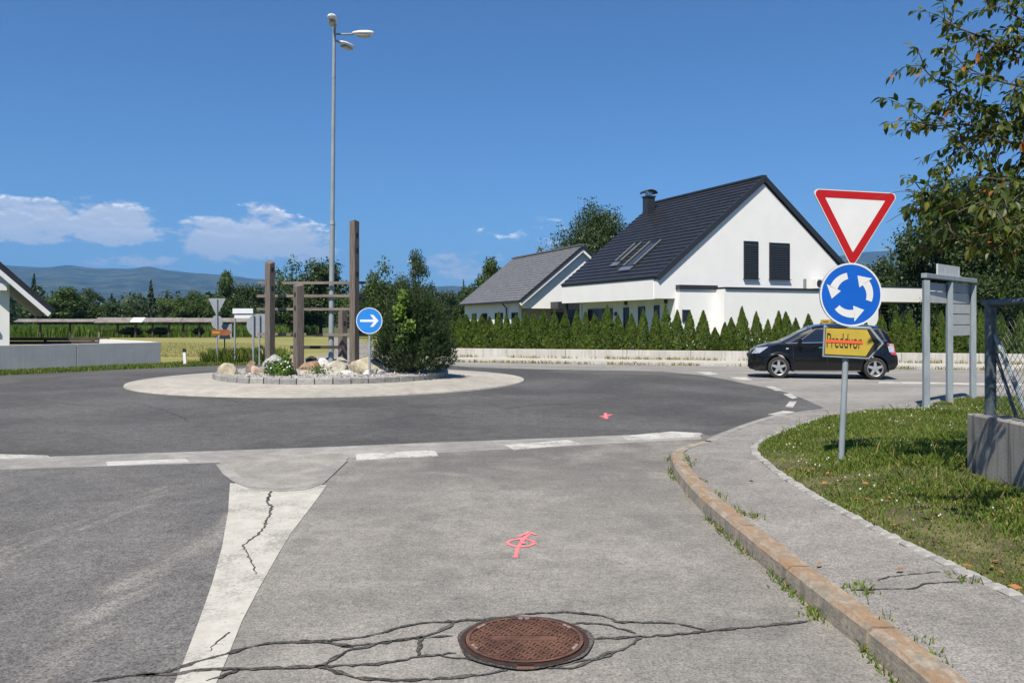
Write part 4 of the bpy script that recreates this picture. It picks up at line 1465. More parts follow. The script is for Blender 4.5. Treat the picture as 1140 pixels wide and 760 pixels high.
# steel notice frame seen from behind
fd = 15.0
o = thing('notice_frame', 'three-post grey steel sign frame seen from behind at the verge end', 'sign frame', (P(1057, 450, fd).x, fd, 0.02))
fx = o.location.x
kf = fd / FOC
def fz(y, d=fd): return CH + (HY - y) / FOC * d - .02
fpx = [(1031, 0.0), (1057, .95), (1083, 1.95)]
pp = []
for px, dd in fpx:
    d = fd + dd
    X = (px - HX) / FOC * d - fx
    pp.append((X, dd, d))
tops = [fz(306), fz(306), fz(306)]
for (X, dd, d), zt in zip(pp, tops):
    b = MB(); b.box((X, dd, (tops[0] - .1) / 2 - .1), (.105, .09, tops[0] + .1 - .0)); b.build('post', M['galv'], o, bevel=.006)
zt = tops[0]
b = MB(); b.bar((pp[0][0] - .052, pp[0][1] - .02, zt - .012), (pp[2][0] + .05, pp[2][1] + .02, zt - .012), .10, .085); b.build('top_beam', M['galv'], o, bevel=.006)
def fdd(a, c): return 1.95 * (a + c) / 2
def fpanel(t0, t1, y0, y1, mat, off=.09):
    a, c = Vector(pp[0][:2]), Vector(pp[2][:2])
    p, q = a.lerp(c, t0), a.lerp(c, t1)
    zt_, zb_ = fz(y0, fd + fdd(t0, t1)), fz(y1, fd + fdd(t0, t1))
    b = MB(); b.bar((p.x, p.y + off, (zt_ + zb_) / 2), (q.x, q.y + off, (zt_ + zb_) / 2), .03, zt_ - zb_)
    b.build('panel', M[mat], o)
fpanel(.06, .49, 315, 323.5, 'sign_back')
fpanel(.51, .96, 315, 325.5, 'sign_back')
fpanel(.06, .49, 324.5, 337, 'panel_back')
for y0, y1 in ((326.5, 337.5), (338.5, 349), (350, 361), (362, 373.5)): fpanel(.50, .97, y0, y1, 'panel_back')
fpanel(.27, .74, 295, 308.5, 'panel_back', .10)
for tt in (.41, .70):
    a, c = Vector(pp[0][:2]), Vector(pp[2][:2]); p = a.lerp(c, tt)
    b = MB(); b.box((p.x, p.y + .07, fz(302)), (.035, .03, .25)); b.build('bracket', M['galv'], o)

# ------------------------------------------------------------------ concrete wall with chain-link fence
wl = thing('garden_wall', 'stained concrete wall with rough top at the right edge of the verge', 'wall', (4.33, 0, 0))
b = MB()
b.box((.14, 1.5, .30), (.28, 12.74, .86))
ww = b.build('concrete_block', M['conc_wall'], wl, bevel=.012)
fn = thing('chain_link_fence', 'chain-link fence with steel post and braces on the concrete wall', 'fence', (4.47, 0, .73))
b = MB(); b.tube([(0, 7.72, 0), (0, 7.72, 1.06)], .05, 12); b.build('post', M['post_green'], fn, smooth=True)
for yy in (5.2, 2.7):
    b = MB(); b.tube([(0.16, yy, 0), (0.16, yy, 1.06)], .03, 10); b.build('post', M['post_green'], fn, smooth=True)
b = MB(); b.tube([(-.03, 7.78, 1.045), (.10, 6.6, 1.05), (.16, 5.2, 1.05), (.16, 2.0, 1.05)], .032, 8); b.build('top_rail', M['post_green'], fn, smooth=True)
b = MB(); b.tube([(.02, 7.70, .78), (.075, 7.25, -.01)], .022, 8); b.build('brace', M['galv'], fn, smooth=True)
b = MB(); b.tube([(.02, 7.72, .66), (.12, 7.52, 0.0)], .016, 8); b.build('brace', M['post_green'], fn, smooth=True)
b = MB()
def fpt(sv, z):
    yv = 7.68 - sv
    xv = np.interp(yv, [2.0, 5.2, 6.6, 7.78], [.16, .16, .10, .0])
    return (xv, yv, z)
stp = .042
k = 0
for sgn_ in (1, -1):
    s0 = -1.1
    while s0 < 4.3:
        a, c = (s0, 0.02), (s0 + 1.02 * .8, 1.04)
        if sgn_ < 0: a, c = (s0 + 1.02 * .8, .02), (s0, 1.04)
        # clip to s>=0
        (x0, z0_), (x1, z1_) = a, c
        if max(x0, x1) > 0.02:
            if x0 < 0: tt = -x0 / (x1 - x0); x0, z0_ = 0, z0_ + (z1_ - z0_) * tt
            elif x1 < 0: tt = -x0 / (x1 - x0); x1, z1_ = 0, z0_ + (z1_ - z0_) * tt
            b.tube([fpt(x0, z0_), fpt((x0 + x1) / 2, (z0_ + z1_) / 2), fpt(x1, z1_)], .0024, 3, False)
        s0 += stp * 1.55
b.build('wire_mesh', M['post_green'], fn)

# ------------------------------------------------------------------ far side: pavement, low wall
W0, W1 = Vector((-2.6, 35.1)), Vector((16.6, 29.2))
wd = (W1 - W0).normalized()
wn = Vector((wd.y, -wd.x))          # towards the camera
def wpt(s, off, z): p = W0 + wd * s + wn * off; return (p.x, p.y, z)
b = MB()
Lw = 44.0
b._add([wpt(-1.2, 2.1, .0), wpt(Lw, 2.1, .0), wpt(Lw, 2.1, .10), wpt(-1.2, 2.1, .10), wpt(-1.2, 1.95, .105), wpt(Lw, 1.95, .105), wpt(-1.2, -.1, .11), wpt(Lw, -.1, .11)],
       [(0, 1, 2, 3), (3, 2, 5, 4), (4, 5, 7, 6)])
tag(b.build('far_pavement', M['hedge_wall']), kind='structure')
spots = []
for _ in range(2600):
    sv = gr.uniform(0, 26); off = gr.choice([2.14, 0.03]) + abs(gr.normal(0, .04))
    if mnoise.noise(Vector((sv * .7, off * 9, 0))) < -.1: continue
    p = wpt(sv, off, 0.0 if off > 2 else .11); spots.append(p)
blades('weeds', spots, lambda A, r: r.uniform(.04, .16, len(A)), M['grass_dry'], 12, .02, 'dry weeds along the foot of the far low wall', 'weeds', .7)
hw = thing('low_wall', 'long low pale concrete wall in front of the thuja hedge', 'wall', (W0.x, W0.y, 0))
hw.rotation_euler = (0, 0, math.atan2(wd.y, wd.x))
s = 0.0
while s < 40:
    ln = 2.5
    b = MB(); b.box((s + ln / 2, .12, .24), (ln - .012, .24 + rng.uniform(0, .006), .46)); b.build('wall_panel', M['hedge_wall'], hw, bevel=.008)
    s += ln
b = MB()
b._add([(-.6, .26, .33), (42, .26, .33), (42, 2.6, .33), (-.6, 2.6, .33)], [(0, 1, 2, 3)])
b.build('soil_strip', M['verge'], hw)
b = MB(); b._add([wpt(-1, -2.58, .325), wpt(46, -2.58, .325), (60, 70, .325), (-8, 75, .325), (-6, 40, .1)], [(0, 1, 2, 3, 4)])
tag(b.build('garden_lawn', M['ground']), kind='structure')


# ------------------------------------------------------------------ vegetation builders
def leaf_quads(centers, normals, size, r, elong=1.4):
    n = len(centers)
    N = normals / np.maximum(np.linalg.norm(normals, axis=1, keepdims=True), 1e-6)
    T = r.normal(size=(n, 3))
    T -= (T * N).sum(1, keepdims=True) * N
    T /= np.maximum(np.linalg.norm(T, axis=1, keepdims=True), 1e-6)
    B = np.cross(N, T)
    s = (size * r.uniform(0.55, 1.35, n))[:, None]
    V = np.zeros((n, 4, 3))
    V[:, 0] = centers - T * s * elong * .5
    V[:, 1] = centers + B * s * .42 - T * s * .05
    V[:, 2] = centers + T * s * elong * .5
    V[:, 3] = centers - B * s * .42 + T * s * .05
    return V.reshape(-1, 3)


def decid_meshes(seed, nclump, nleaf, leaf, mat, open_=0.0, low=0.14, round_=0.5, trunk=0.03):
    """unit tree: height 1, crown about 1 wide. returns crown mesh, trunk mesh"""
    r = np.random.default_rng(seed)
    cl = []
    while len(cl) < nclump:
        p = r.uniform(-1, 1, 3)
        if np.linalg.norm(p) > 1: continue
        if np.linalg.norm(p) < .3 and r.random() < .6: continue
        t = (p[2] + 1) / 2
        prof = (math.sin(PI * min(1, t * .86 + .12))) ** round_
        cl.append((p[0] * .46 * prof, p[1] * .46 * prof, low + .06 + t * (.88 - low - .03), r.uniform(.09, .19)))
    C, Nn = [], []
    w = np.array([c[3] ** 2 for c in cl]); w /= w.sum()
    for c, ww in zip(cl, w):
        k = max(8, int(nleaf * ww))
        d = r.normal(size=(k, 3)); d /= np.linalg.norm(d, axis=1, keepdims=True)
        rad = c[3] * (r.random(k) ** .45)
        rad *= 1 + .25 * np.sin(d[:, 0] * 7 + c[0] * 50) * np.cos(d[:, 2] * 6 + c[1] * 40)
        pts = np.array(c[:3]) + d * rad[:, None] * np.array([1, 1, .8])
        C.append(pts)
        Nn.append(d * .8 + r.normal(size=(k, 3)) * .55 + np.array([0, 0, .35]))
    C = np.concatenate(C); Nn = np.concatenate(Nn)
    if open_:
        keep = r.random(len(C)) > open_
        C, Nn = C[keep], Nn[keep]
    crown = np_mesh('crown', leaf_quads(C, Nn, leaf, r), 4, mat)
    b = MB()
    tw = (0.01 * r.normal(), .01 * r.normal())
    b.tube([(0, 0, -.01), (tw[0], tw[1], .3), (tw[0] * 2, tw[1] * 2, .72)], [trunk, trunk * .7, trunk * .2], 7)
    for c in cl[:18]:
        z0 = max(.14, c[2] * .62)
        b.tube([(tw[0], tw[1], z0), (c[0] * .5, c[1] * .5, (z0 + c[2]) / 2 + .01), (c[0], c[1], c[2])], [trunk * .38, trunk * .22, trunk * .06], 5)
    o = b.build('trunk', M['bark'], smooth=True)
    tme = o.data
    bpy.data.objects.remove(o)
    return crown, tme


def conifer_meshes(seed, nlev, per, leaf, mat, power=1.0, low=.06, droop=.25):
    r = np.random.default_rng(seed)
    C, Nn, = [], []
    b = MB()
    b.tube([(0, 0, -.01), (0, 0, .98)], [.022, .003], 7)
    for i in range(nlev):
        t = i / (nlev - 1)
        z = low + (1 - low) * t * .985
        rad = .5 * (1 - t) ** power * r.uniform(.85, 1.1) + .012
        nb = max(5, int(per * (1 - t * .5)))
        a0 = r.uniform(0, 6.28)
        for k in range(nb):
            a = a0 + 2 * PI * k / nb + r.normal() * .15
            L_ = rad * r.uniform(.65, 1.12)
            if r.random() < .35: b.tube([(0, 0, z), (math.cos(a) * L_, math.sin(a) * L_, z - droop * L_)], [.006 * (1 - t) + .001, .001], 4, False)
            m = max(4, int(16 * L_ / .5) + 3)
            u = r.uniform(.12, 1, m)
            sp = .10 * L_ * (1.15 - u)
            px = np.cos(a) * u * L_ + r.normal(size=m) * sp
            py = np.sin(a) * u * L_ + r.normal(size=m) * sp
            pz = z - droop * L_ * u ** 1.4 + .05 * L_ * u + r.normal(size=m) * .008
            C.append(np.stack([px, py, pz], 1))
            Nn.append(np.stack([np.cos(a) * .5 + r.normal(size=m) * .5, np.sin(a) * .5 + r.normal(size=m) * .5, .7 + r.normal(size=m) * .4], 1))
    crown = np_mesh('crown', leaf_quads(np.concatenate(C), np.concatenate(Nn), leaf, r, 2.0), 4, mat)
    o = b.build('trunk', M['bark'], smooth=True); tme = o.data; bpy.data.objects.remove(o)
    return crown, tme


DEC = [decid_meshes(20 + i, 38 + 4 * i, 11000, .031, M[['leaf_dec', 'leaf_dec_dark', 'leaf_dec_light', 'leaf_dec'][i]], round_=[.4, .45, .35, .6][i], low=.04) for i in range(4)]
OPEN = decid_meshes(40, 20, 2600, .034, M['leaf_dec'], .25, .3, .6, .02)
OLIVE = decid_meshes(41, 20, 2000, .032, M['leaf_olive'], .35, .2, .6, .02)
CON = [conifer_meshes(50 + i, 22, 9, .05, M['leaf_con'], [1.0, .85][i]) for i in range(2)]
BIG = [decid_meshes(60, 80, 34000, .018, M['leaf_dec_dark'], 0, .05, .5), decid_meshes(61, 60, 30000, .0165, M['leaf_dec_dark'], 0, .22, .45)]
SPR = conifer_meshes(62, 30, 12, .04, M['leaf_con'], .9, .03, .2)
RAG = decid_meshes(63, 34, 10000, .021, M['leaf_dec_dark'], .1, .1, .7)


def plant_tree(name, label, px, top, d, wpx, kind, rot=0.0, group=None, zbase=-.03, cat='tree'):
    crown, trunk = kind
    x = (px - HX) / FOC * d
    h = CH + (HY - top) / FOC * d - zbase
    w = 1.15 * wpx / FOC * d
    o = thing(name, label, cat, (x, d, zbase), rot, group)
    o.scale = (w, w, h)
    link('crown', crown, o)
    link('trunk', trunk, o)
    return o


GB = 'trees along the field edge'
TREES = [
    ('spruce_tree', 'dark conifer rising behind the left house roof', 38, 306, 120, 26, CON[0]),
    ('broadleaf_tree', 'wide leafy tree just right of the left house roof', 72, 318, 125, 62, DEC[0]),
    ('broadleaf_tree', 'ragged tree with a spiky right side behind the hay rack roof', 98, 320, 130, 44, RAG),
    ('broadleaf_tree', 'low rounded tree between the ragged tree and the tall spruce', 128, 336, 140, 46, DEC[1]),
    ('spruce_tree', 'tall pointed spruce alone above the left tree line', 168, 313, 140, 24, CON[1]),
    ('broadleaf_tree', 'low dark tree at the foot of the tall spruce', 150, 335, 150, 40, DEC[1]),
    ('broadleaf_tree', 'lighter green tree left of the triangle sign back', 190, 326, 145, 38, DEC[2]),
    ('broadleaf_tree', 'round green tree behind the triangle sign back', 217, 322, 140, 48, DEC[3]),
    ('broadleaf_tree', 'tall narrow tree above the white double panel sign', 254, 299, 130, 36, DEC[0]),
    ('broadleaf_tree', 'bushy tree immediately left of the left timber post', 282, 314, 120, 46, DEC[1]),
    ('broadleaf_tree', 'airy pale tree behind the timber rails', 324, 287, 110, 50, OPEN),
    ('broadleaf_tree', 'dark round tree behind the lamp post', 357, 285, 105, 62, DEC[1]),
    ('broadleaf_tree', 'low dark tree filling the gap behind the middle timber post', 322, 320, 100, 70, DEC[1]),
    ('broadleaf_tree', 'dark tree behind the tall timber post', 400, 322, 95, 56, DEC[3]),
    ('broadleaf_tree', 'sparse tree left of the pine shrub top', 428, 289, 70, 52, OPEN),
    ('broadleaf_tree', 'dark crown directly above the pine shrub', 462, 277, 70, 48, RAG),
    ('broadleaf_tree', 'dense dark tree behind the blue arrow sign', 424, 312, 80, 80, DEC[1]),
    ('spruce_tree', 'small far conifer between the shrub and the grey-roofed house', 516, 312, 170, 14, CON[0]),
    ('broadleaf_tree', 'low far tree right of the pine shrub', 498, 322, 160, 40, DEC[1]),
    ('broadleaf_tree', 'tree rising left of the grey-roofed house ridge', 545, 284, 95, 44, DEC[0]),
    ('broadleaf_tree', 'dark low tree against the left end of the grey-roofed house', 522, 316, 90, 34, DEC[1]),
    ('broadleaf_tree', 'thin olive tree peeping over the grey roof ridge', 612, 261, 90, 40, OLIVE),
    ('broadleaf_tree', 'big dark round tree between the two houses', 664, 219, 75, 78, BIG[1]),
    ('broadleaf_tree', 'rounded tree just right of the give-way sign', 983, 284, 80, 56, DEC[1]),
    ('broadleaf_tree', 'broad mid-green tree behind the white carport roof', 1005, 300, 66, 66, DEC[0]),
    ('spruce_tree', 'tall spruce right of the give-way sign', 1012, 238, 62, 44, SPR),
    ('broadleaf_tree', 'large dark tree behind the steel sign frame', 1068, 182, 46, 120, BIG[0]),
    ('broadleaf_tree', 'large dark tree at the right edge behind the fence', 1135, 196, 42, 130, BIG[0]),
    ('broadleaf_tree', 'dark bush-like tree under the big trees behind the fence', 1100, 300, 40, 110, BIG[0]),
]
for i, (nm, lab, px, top, d, w, kd) in enumerate(TREES):
    plant_tree(nm, lab, px, top, d, w, kd, i * 1.37, 'background trees')

# far wood reading as one mass
r = np.random.default_rng(77)
C, Nn = [], []
for k in range(480):
    d = r.uniform(210, 330)
    x = r.uniform(-.75, .75) * d
    h = r.uniform(6, 10) * (1.25 if r.random() < .2 else 1)
    w = r.uniform(3.0, 5.0)
    m = 260
    dd = r.normal(size=(m, 3)); dd /= np.linalg.norm(dd, axis=1, keepdims=True)
    rad = r.random(m) ** .4
    if r.random() < .14:
        u = r.random(m) ** 1.6
        pts = np.stack([x + dd[:, 0] * w * .5 * (1 - u) * (.6 + .8 * rad), d + dd[:, 1] * w * .5 * (1 - u), u * h * 1.15], 1)
    else:
        pts = np.stack([x + dd[:, 0] * w * rad, d + dd[:, 1] * w * rad, h * .5 + dd[:, 2] * h * .5 * rad], 1)
    C.append(pts); Nn.append(dd + r.normal(size=(m, 3)) * .4)
tag(link('far_wood', np_mesh('far_wood', leaf_quads(np.concatenate(C), np.concatenate(Nn), .85, r), 4, M['leaf_dec_dark'])), 'distant wood forming one dark green mass along the horizon', 'wood', kind='stuff')

# corn
spots = []
for _ in range(32000):
    d = r.uniform(86, 112); x = r.uniform(-64, -26)
    spots.append((x, d, -.03))
blades('corn', spots, lambda A, rr_: rr_.uniform(.7, 1.45, len(A)), M['corn'], 21, .05, 'green maize crop standing behind the hay rack', 'maize', .35)

# ------------------------------------------------------------------ hay rack beyond the field
hd = 83.0
hr = thing('hay_rack', 'long low roofed timber hay rack across the far field', 'hay rack', (P(170, 370, hd).x, hd, 0))
hx0 = hr.location.x
def hxp(px, d=hd): return (px - HX) / FOC * d - hx0
for px in (45, 78, 110.5, 131, 151, 170, 188, 204, 222, 240, 262, 284):
    b = MB(); b.box((hxp(px), 0, .9), (.16, .16, 1.9)); b.build('post', M['wood_rail'] if px == 110.5 else M['wood_dark'], hr)
for (x0, x1, z0_, z1_, mm) in [(20, 108.5, 1.62, 1.88, 'rack_roof'), (108.5, 148, 1.55, 2.02, 'rack_roof'), (148, 162, 1.6, 2.02, 'sign_white'), (162, 204, 1.6, 2.0, 'rack_roof'), (204, 300, 1.6, 1.98, 'rack_roof')]:
    b = MB()
    A, B = hxp(x0), hxp(x1) - .04
    b._add([(A, -.7, z0_), (B, -.7, z0_), (B, .1, z1_), (A, .1, z1_), (A, .9, z0_), (B, .9, z0_), (A, -.7, z0_ - .06), (B, -.7, z0_ - .06), (A, .9, z0_ - .06), (B, .9, z0_ - .06)],
           [(0, 1, 2, 3), (3, 2, 5, 4), (0, 6, 7, 1), (6, 8, 9, 7), (4, 5, 9, 8), (0, 3, 4, 8, 6), (1, 7, 9, 5, 2)])
    b.build('roof_section', M[mm], hr)
for z in (.7, 1.25):
    b = MB(); b.bar((hxp(110), .1, z), (hxp(290), .1, z), .05, .05); b.build('rail', M['wood_dark'], hr)
for (px, w, nm) in [(147, 26, 'low dark shrub under the white roof patch of the hay rack'), (178, 24, 'dark shrub under the middle of the hay rack roof'), (222, 12, 'small dark shrub right end below the hay rack roof')]:
    plant_tree('shrub', nm, px, 362.5, 84.5, w, DEC[1], px, 'shrubs under the hay rack', cat='shrub')

# ------------------------------------------------------------------ thuja hedge
def thuja_mesh(seed, n=2200):
    r = np.random.default_rng(seed)
    t = r.random(n) ** 1.15
    prof = np.interp(t, [0, .08, .3, .6, .85, 1], [.38, .48, .44, .30, .13, .004])
    a = r.uniform(0, 2 * PI, n)
    lump = 1 + .16 * np.sin(a * 3 + t * 9 + seed) + .10 * np.sin(a * 7 - t * 21)
    rad = prof * lump * np.sqrt(r.uniform(.55, 1, n))
    C = np.stack([np.cos(a) * rad, np.sin(a) * rad, t], 1)
    V = np.zeros((n, 4, 3))
    s = r.uniform(.025, .062, n)
    out = np.stack([np.cos(a), np.sin(a), np.zeros(n)], 1)
    tang = np.stack([-np.sin(a), np.cos(a), np.zeros(n)], 1)
    tw = r.uniform(-1, 1, n)[:, None]
    side_ = tang * np.cos(tw) + out * np.sin(tw)
    up = np.stack([np.cos(a) * .35, np.sin(a) * .35, np.full(n, .62)], 1)
    up += r.normal(size=(n, 3)) * .12
    V[:, 0] = C - up * s[:, None] * .5
    V[:, 1] = C + side_ * s[:, None] * 1.1
    V[:, 2] = C + up * s[:, None] * 1.3
    V[:, 3] = C - side_ * s[:, None] * 1.1
    return np_mesh('foliage', V.reshape(-1, 3), 4, M['thuja'])


TH = [thuja_mesh(100 + i) for i in range(6)]
b = MB(); b.tube([(0, 0, -.02), (0, 0, .8)], [.05, .01], 6)
o = b.build('stem', M['bark']); stem_me = o.data; bpy.data.objects.remove(o)
ORD = ['first', 'second', 'third', 'fourth', 'fifth', 'sixth', 'seventh', 'eighth', 'ninth', 'tenth', 'eleventh', 'twelfth', 'thirteenth', 'fourteenth', 'fifteenth', 'sixteenth', 'seventeenth',
       'eighteenth', 'nineteenth', 'twentieth'] + ['twenty-' + w for w in ('first', 'second', 'third', 'fourth', 'fifth', 'sixth', 'seventh', 'eighth', 'ninth')] + ['thirtieth'] + \
      ['thirty-' + w for w in ('first', 'second', 'third', 'fourth', 'fifth', 'sixth', 'seventh', 'eighth', 'ninth')] + ['fortieth'] + ['forty-' + w for w in ('first', 'second', 'third', 'fourth', 'fifth', 'sixth', 'seventh', 'eighth', 'ninth')] + ['fiftieth'] + ['fifty-' + w for w in ('first', 'second', 'third', 'fourth', 'fifth', 'sixth', 'seventh', 'eighth', 'ninth')]
tops = [(503, 353), (512, 352), (519, 352), (527.5, 351), (536, 352), (545, 351), (555, 350), (564, 351), (575, 349), (585, 350), (594, 350), (605, 349), (617, 348), (629, 349), (642, 347), (652, 349), (662, 350), (676, 342), (688, 349), (703, 350)]
tops += [(716, 347), (730, 346), (741, 342), (754, 346), (768, 348), (783, 346), (796, 364), (807, 359), (814, 354), (826, 342), (842, 348), (855, 356), (862, 362), (867, 346), (875, 350), (886, 353), (900, 351), (914, 362), (930, 356),
         (948, 358), (964, 356), (981, 351), (998, 348), (1012, 347), (1030, 352), (1048, 349), (1068, 350), (1092, 349), (1114, 351), (1136, 348)]
for i, (px, top) in enumerate(tops):
    k = (px - HX) / FOC
    A = W0 - wn * (.75 + rng.uniform(-.08, .08))
    tt = (k * A.y - A.x) / (wd.x - k * wd.y)
    p = A + wd * tt
    z1 = CH + (HY - top + rng.uniform(-2.5, 2.0)) / FOC * p.y
    rt = 'left-hand end' if i < len(tops) else ''
    lab = '%s thuja from the left end of the hedge behind the low wall' % ORD[i]
    o = thing('thuja', lab, 'thuja', (p.x, p.y, .33), rng.uniform(0, 6.28), 'thuja hedge behind the low concrete wall')
    dense = px < 712
    w = rng.uniform(.66, .92) if dense else rng.uniform(.64, .80)
    if top > 355 and not dense: w *= .8
    o.scale = (w, w, z1 - .33)
    link('foliage', TH[i % 6], o)
    link('stem', stem_me, o)

# ------------------------------------------------------------------ pine shrub on the island
def pine_shrub():
    r = np.random.default_rng(9)
    base = P(462, 416, 21.7)
    o = thing('pine_shrub', 'big dark needle-leaved pine shrub at the right end of the island', 'shrub', (base.x, base.y, .28))
    o.scale = (.9, .9, 1.0)
    b = MB()
    tips = []
    for k in range(46):
        a = r.uniform(0, 2 * PI); e = r.random()
        hgt = 2.55 * (1 - .62 * e ** 1.6) * r.uniform(.82, 1.05)
        rad = 1.08 * e ** .75 * r.uniform(.8, 1.08)
        tip = np.array([math.cos(a) * rad, math.sin(a) * rad, hgt])
        b.tube([(math.cos(a) * .12 * e, math.sin(a) * .12 * e, 0), (tip[0] * .75, tip[1] * .75, hgt * .35), tuple(tip)], [.035, .022, .006], 5)
        tips.append(tip)
    b.build('stems', M['bark'], o)
    V = []
    C, D = [], []
    for tip in tips:
        mid = np.array([tip[0] * .75, tip[1] * .75, tip[2] * .35])
        for _ in range(60):
            u = r.random() ** .8
            p = mid + (tip - mid) * u + r.normal(size=3) * np.array([.13, .13, .08])
            rr_ = math.hypot(p[0], p[1])
            out = np.array([p[0], p[1], 0]) / max(rr_, .1)
            C.append(p); D.append(out * .4 + np.array([0, 0, .8]) + r.normal(size=3) * .28)
    for _ in range(2600):     # body and low skirt
        a = r.uniform(0, 2 * PI); z = r.uniform(.03, 1.75)
        env = float(np.interp(z, [0, .25, .8, 1.3, 1.75], [.80, 1.10, 1.05, .85, .5])) * (1 + .12 * math.sin(a * 4 + z * 3))
        rad = env * math.sqrt(r.uniform(.35, 1))
        p = np.array([math.cos(a) * rad, math.sin(a) * rad, z])
        C.append(p); D.append(np.array([math.cos(a) * .6, math.sin(a) * .6, .6]) + r.normal(size=3) * .3)
    for p, d in zip(C, D):
        d = d / np.linalg.norm(d)
        ln = r.uniform(.10, .17)
        for k in range(13):
            t = r.uniform(0, 1)
            q = p + d * ln * t
            nd = d * .8 + r.normal(size=3) * .55
            nd /= np.linalg.norm(nd)
            sd = np.cross(nd, r.normal(size=3)); sd /= np.linalg.norm(sd) + 1e-6
            L_ = r.uniform(.055, .095); w = .0095
            V += [q - sd * w, q + sd * w, q + nd * L_]
    link('needles', np_mesh('needles', np.array(V), 3, M['pine']), o)
    # lighter climbing leaves in the middle left
    for (px, py, rx, rz, n) in [(447, 330, .14, .16, 110), (443, 347, .17, .18, 130), (452, 363, .22, .16, 170), (446, 378, .16, .12, 110)]:
        c = P(px, py, 20.68)
        c = np.array([c.x - base.x, c.y - base.y, c.z - .28])
        C = c + np.clip(r.normal(size=(n, 3)), -1.8, 1.8) * np.array([rx, .10, rz]) * .55
        Nn = r.normal(size=C.shape) * .5 + np.array([-.2, -.7, .6])
        link('leafy_shoot', np_mesh('leafy_shoot', leaf_quads(C, Nn, .085, r, 1.3), 4, M['fresh']), o)
pine_shrub()

# flowering plant
r = np.random.default_rng(12)
bp_ = P(314, 420, 20.55)
o = thing('flowering_plant', 'low bright green leafy plant with white flowers on the island kerb', 'plant', (bp_.x, bp_.y, bed_z(bp_.x, bp_.y)))
n = 1100
d = r.normal(size=(n, 3)); d /= np.linalg.norm(d, axis=1, keepdims=True); d[:, 2] = np.abs(d[:, 2])
rad = r.random(n) ** .5
C = d * rad[:, None] * np.array([.42, .3, .42]) * (1 + .2 * np.sin(d[:, 0:1] * 6)) + np.array([0, 0, .03])
link('foliage', np_mesh('foliage', leaf_quads(C, d + r.normal(size=(n, 3)) * .5, .06, r, 1.5), 4, M['bushleaf']), o)
for (fx_, fz_) in [(.16, .36), (.22, .33), (.20, .22), (-.02, .40), (.05, .30), (.26, .24), (-.2, .2), (.12, .16)]:
    b = MB(); b.tube([(fx_, -.26, fz_), (fx_, -.275, fz_ + .005)], [.022, .014], 6); b.build('flower', M['flower'], o)
b = MB()
for k in range(12):
    a = r.uniform(0, 6.28); b.tube([(0, 0, 0), (math.cos(a) * .25, math.sin(a) * .18, .3)], .006, 4)
b.build('stems', M['twig'], o)
bp_ = P(354, 417, 20.9)
o = thing('ground_plant', 'tiny green plant between the white stones of the island bed', 'plant', (bp_.x, bp_.y, bed_z(bp_.x, bp_.y)))
C = r.normal(size=(160, 3)) * np.array([.12, .08, .06]) + np.array([0, 0, .09])
link('foliage', np_mesh('foliage', leaf_quads(C, r.normal(size=(160, 3)) + np.array([0, -.3, .6]), .045, r), 4, M['bushleaf']), o)


# ------------------------------------------------------------------ houses
def house(name, label, origin, ang):
    return thing(name, label, 'house', (origin[0], origin[1], 0.0), ang)


def wall_poly(h, name, pts, y0, depth, mat):
    b = MB(); b.prism(pts, depth, Matrix.Translation((0, y0, 0))); return b.build(name, mat, h)


def window_y(h, y, x0, x1, z0, z1, blind=False, name='window'):
    """window in a wall facing local -y at plane y"""
    b = MB(); b.box(((x0 + x1) / 2, y - .004, (z0 + z1) / 2), (x1 - x0, .05, z1 - z0)); w = b.build(name, M['glass'], h)
    b = MB(); f = .05
    for c, s_ in [((x0 + f / 2, z0 + (z1 - z0) / 2), (f, z1 - z0)), ((x1 - f / 2, z0 + (z1 - z0) / 2), (f, z1 - z0)), (((x0 + x1) / 2, z0 + f / 2), (x1 - x0 - 2 * f, f)), (((x0 + x1) / 2, z1 - f / 2), (x1 - x0 - 2 * f, f))]:
        b.box((c[0], y - .02, c[1]), (s_[0], .07, s_[1]))
    b.build('frame', M['anthr'], w)
    if blind:
        b = MB(); n = int((z1 - z0 - .1) / .085)
        for k in range(n):
            z = z0 + .07 + k * .085
            b.box(((x0 + x1) / 2, y - .052, z), (x1 - x0 - .1, .05, .012), Matrix.Rotation(R(38), 3, 'X'))
        bl = b.build('blind', M['blind'], w)
        b = MB(); b.box(((x0 + x1) / 2, y - .06, z0 - .02), (x1 - x0 + .06, .14, .035)); b.build('sill', M['anthr'], w)
    return w


def window_x(h, x, y0, y1, z0, z1, name='window', pane=True):
    """window in a wall facing local -x"""
    b = MB(); b.box((x - .004, (y0 + y1) / 2, (z0 + z1) / 2), (.05, y1 - y0, z1 - z0)); w = b.build(name, M['glass'], h)
    b = MB(); f = .05
    for c, s_ in [((y0 + f / 2, (z0 + z1) / 2), (f, z1 - z0)), ((y1 - f / 2, (z0 + z1) / 2), (f, z1 - z0)), (((y0 + y1) / 2, z0 + f / 2), (y1 - y0 - 2 * f, f)), (((y0 + y1) / 2, z1 - f / 2), (y1 - y0 - 2 * f, f))]:
        b.box((x - .02, c[0], c[1]), (.07, s_[0], s_[1]))
    b.build('frame', M['anthr'], w)
    return w


